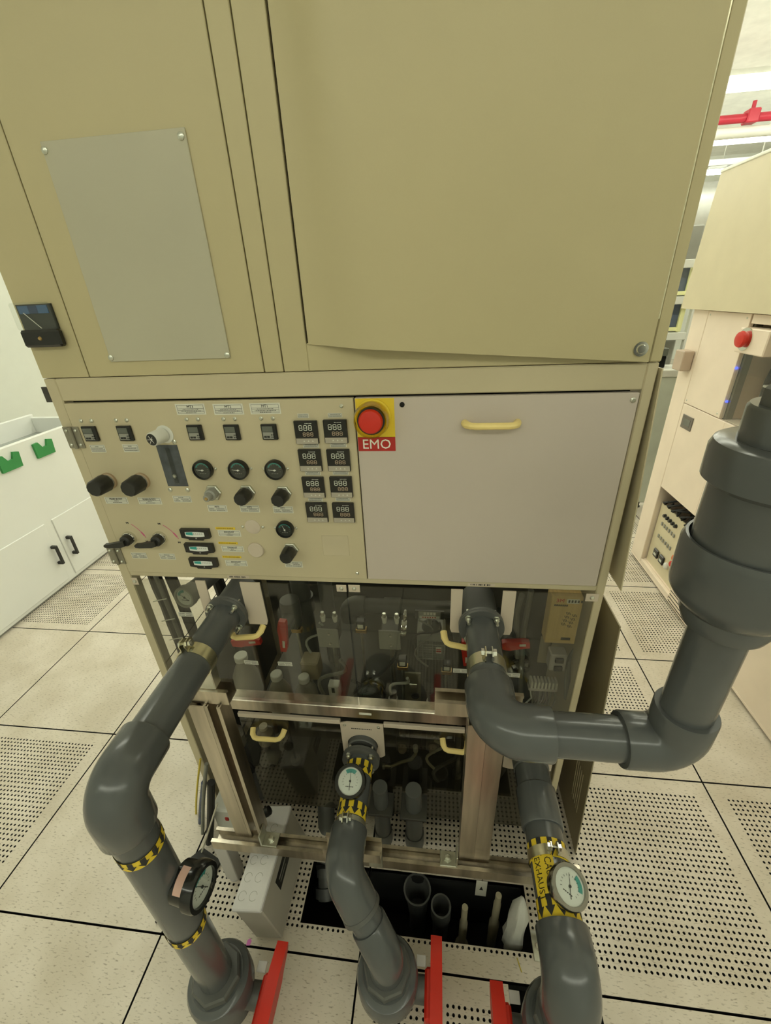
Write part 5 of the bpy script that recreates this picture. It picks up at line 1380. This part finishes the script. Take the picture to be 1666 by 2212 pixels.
# hose bundle at the left leg
HB = ((433,1640,436,1868,yellowhose,.0035,'thin yellow cable hanging left of the strut frame',-.02),(441,1690,440,1872,bluehose,.0095,'blue braided hose hanging left of the strut frame',-.012),(446,1650,438,1800,greyhose,.006,'grey cable beside the yellow cable',-.004),
      (456,1690,446,1880,rubber,.012,'thick black hose behind the blue braided hose',.006),(470,1735,436,1840,mat('bright_tube',(.55,.52,.42),.3),.003,'thin bright tube slanting to the left strut leg',0.0))
for (u0, v0, u1, v1, m_, r_, l_, bow) in HB:
    yh = .31-.026*HB.index((u0, v0, u1, v1, m_, r_, l_, bow)); a, c_ = A(u0, v0, yh+.03), A(u1, v1, yh); pts = []
    for k in range(11):
        f = k/10; pts.append(a*(1-f)+c_*f+Vector((bow*math.sin(PI*f),0,0)))
    one(B().tube(pts, r_, 10), 'hanging_hose', m_, l_, 'hose', 'hoses beside the left strut leg')
tag(B().prism([(1.17,.02),(1.28,.10),(1.30,.19),(1.22,.22),(1.15,.14)], (0,0,.001), XA, (0,1,0), ZA, .012).build('rubber_pad', rubber), 'black rubber pad on the floor under the hose bundle', 'pad')
c_ = at(472, 1830, Z=0); t = thing('small_controller', 'white controller block with a red mark by the left strut leg', 'box', (1.29,.31,0))
B().bbox(1.255,.27,.001,1.325,.345,.15,.006).build('case', white_p, t); B().bbox(1.30,.266,.10,1.312,.271,.115,.001).build('red_mark', red_l, t); B().bbox(1.318,.265,.06,1.335,.30,.12,.003).build('connector', wire_m, t)
# sawn opening: rim, stubs and wrapped pipe
pit = B()
pit.box(1.612,.222,-.30,2.285,.226,-.03).box(1.612,.062,-.30,2.285,.066,-.03)
one(pit, 'opening_rim', pit_m, 'black inner rim of the sawn floor opening', 'rim')
for (u, v, x_, y_, prof, l_, m_) in ((935,1960,2.030,.150,[(0,.024),(.20,.026),(.21,.031),(.27,.031),(.27,.026),(.15,.024)],'grey pipe stub in the floor opening',pvc_d),
        (1003,1985,2.100,.135,[(0,.021),(.03,.023),(.06,.021),(.07,.0125),(.22,.0125),(.23,.009),(.32,.009)],'cream stepped pipe stub in the floor opening, nearest the middle',mat('cream_pipe',(.42,.38,.26),.45)),
        (1080,1960,2.200,.165,[(0,.014),(.16,.016),(.17,.011),(.29,.011),(.30,.009),(.34,.009)],'cream stepped pipe stub in the floor opening, beside the foam wrap',MATS['cream_pipe'] if 'cream_pipe' in MATS else None)):
    o = B().lathe((x_,y_,-.28), ZA, prof, 20).build('pipe_stub', m_ or MATS['cream_pipe']); tag(o, l_, 'pipe', 'pipe stubs in the opening')
one(B().lathe((1.955,.19,-.28), ZA, [(0,.028),(.20,.028),(.235,.042),(.255,.044),(.255,.039),(.12,.030)], 28), 'grey_funnel', pvc_d, 'wide grey funnel socket in the floor opening, left of the pipe stub', 'funnel')
b = B(); n = 18; prof = [(0,.012),(.015,.026),(.05,.030),(.09,.024),(.13,.027),(.17,.020),(.20,.006)]
a_, f1, f2 = frame_of((.12,.25,1)); vs = []; fs = []
for t_, r_ in prof:
    for k in range(n):
        th = 2*PI*k/n; rr = r_*(1+random.uniform(-.18,.18)); vs.append(Vector((2.238,.10,-.09))+a_*t_+(f1*math.cos(th)+f2*math.sin(th))*rr)
for j in range(len(prof)-1):
    for k in range(n): fs.append((j*n+k, j*n+(k+1) % n, (j+1)*n+(k+1) % n, (j+1)*n+k))
fs.append(tuple(reversed(range(n)))); fs.append(tuple((len(prof)-1)*n+k for k in range(n)))
one(b.add(vs, fs), 'foam_wrap', wrap_m, 'crumpled white foam wrap round a pipe end in the floor opening', 'wrap', sharp=1.2)
t = thing('hanging_tag', 'white paper tag hanging in the floor opening', 'tag', (2.155,.20,-.05))
B().bbox(2.138,.199,-.045,2.172,.200,.05,.0003).build('paper', paper, t); B().prism([(-.006,-.01),(.006,-.01),(0,.012)], (2.155,.1985,.005), XA, ZA, NF, .0004).build('mark', ink, t); B().cyl((2.155,.1995,.05),(2.155,.21,.2),.001,n=5).build('string', wire_m, t)
t = thing('floor_bracket', 'small steel angle bracket with bolt at the right end of the floor opening', 'bracket', (2.30,.07,0))
B().bbox(2.288,.05,.0005,2.318,.115,.003,.0008).build('foot_plate', steel, t); B().lathe((2.303,.08,.003), ZA, [(0,.010),(.002,.010),(.002,.007),(.009,.007)], 6).build('bolt', chrome, t)
p_ = at(538, 2036, Z=0); tag(B().prism([(-.006,-.007),(.005,-.006),(.007,.004),(.001,.009),(-.006,.005)], (p_.x,p_.y,.0003), XA, (0,1,0), ZA, .0006).build('pink_scrap', mat('magenta_scrap',(.75,.2,.6),.5)), 'tiny magenta scrap lying on the floor beside the left valve', 'scrap')
p_ = at(1122, 2085, Z=0); tag(B().cyl((p_.x-.004,p_.y+.014,.002),(p_.x+.004,p_.y-.014,.002),.0013,n=6).build('yellow_stick', yellowhose), 'short yellow stick on the floor in front of the opening', 'stick')

# more small plumbing seen through the clear doors
clear_t = mat('clear_tubing', (.42,.43,.38), .3)
HOSES = ((690,1345,672,1410,.52,.004,clear_t,'coiled clear tube left of the left square plate'),(735,1425,700,1500,.48,.006,greyhose,'grey cable curving above the white relay block'),(905,1340,925,1440,.54,.003,greyhose,'thin cable loop between the silver fittings and the motor'),
         (950,1345,895,1400,.53,.003,wire_m,'thin dark cable left of the finned motor'),(880,1465,845,1500,.48,.005,clear_t,'short clear tube above the left white stopper'),(760,1470,775,1530,.47,.005,wire_m,'dark cable between the relay block and the domed pump'),
         (530,1640,490,1720,.44,.004,wire_m,'thin black wire in the lower left bay'),(940,1600,938,1660,.45,.005,clear_t,'bent pale tube left of the right yellow handle'),(962,1610,962,1700,.47,.007,pvc_d,'slim grey tube beside the cream filter bottle'))
for (u0, v0, u1, v1, y, r_, m_, l_) in HOSES:
    a, c_ = A(u0, v0, y), A(u1, v1, y); pts = []
    d = c_-a; n_ = Vector((-d.z, 0, d.x)).normalized()*.18*d.length
    for k in range(13):
        f = k/12; pts.append(a*(1-f)+c_*f+n_*math.sin(2*PI*f)+Vector((0,.012*math.sin(PI*f),0)))
    one(B().tube(pts, r_, 8), 'loose_tube', m_, l_, 'tube', 'loose tubes inside the cabinet')
for (u, v, y, l_) in ((640,1350,.58,'small solenoid valve beside the upright red handle'),(780,1350,.56,'small solenoid valve left of the right square plate'),(965,1440,.54,'small solenoid valve under the finned motor'),(870,1430,.52,'small solenoid valve under the silver fittings')):
    c_ = A(u, v, y); t = thing('solenoid_valve', l_, 'valve', (c_.x,y,c_.z-.03), 'solenoid valves in the upper bay')
    B().bbox(c_.x-.014,y-.012,c_.z-.012,c_.x+.014,y+.012,c_.z+.022,.003).build('coil', black, t); B().bbox(c_.x-.018,y-.010,c_.z-.028,c_.x+.018,y+.010,c_.z-.012,.002).build('body', brass, t)
    B().bbox(c_.x-.009,y-.0126,c_.z-.004,c_.x+.009,y-.012,c_.z+.012,.0003).build('name_plate', paper, t)
    B().cyl((c_.x,y,c_.z-.028),(c_.x,y,ZSH+.0005),.005,n=8).build('stand', steel, t)
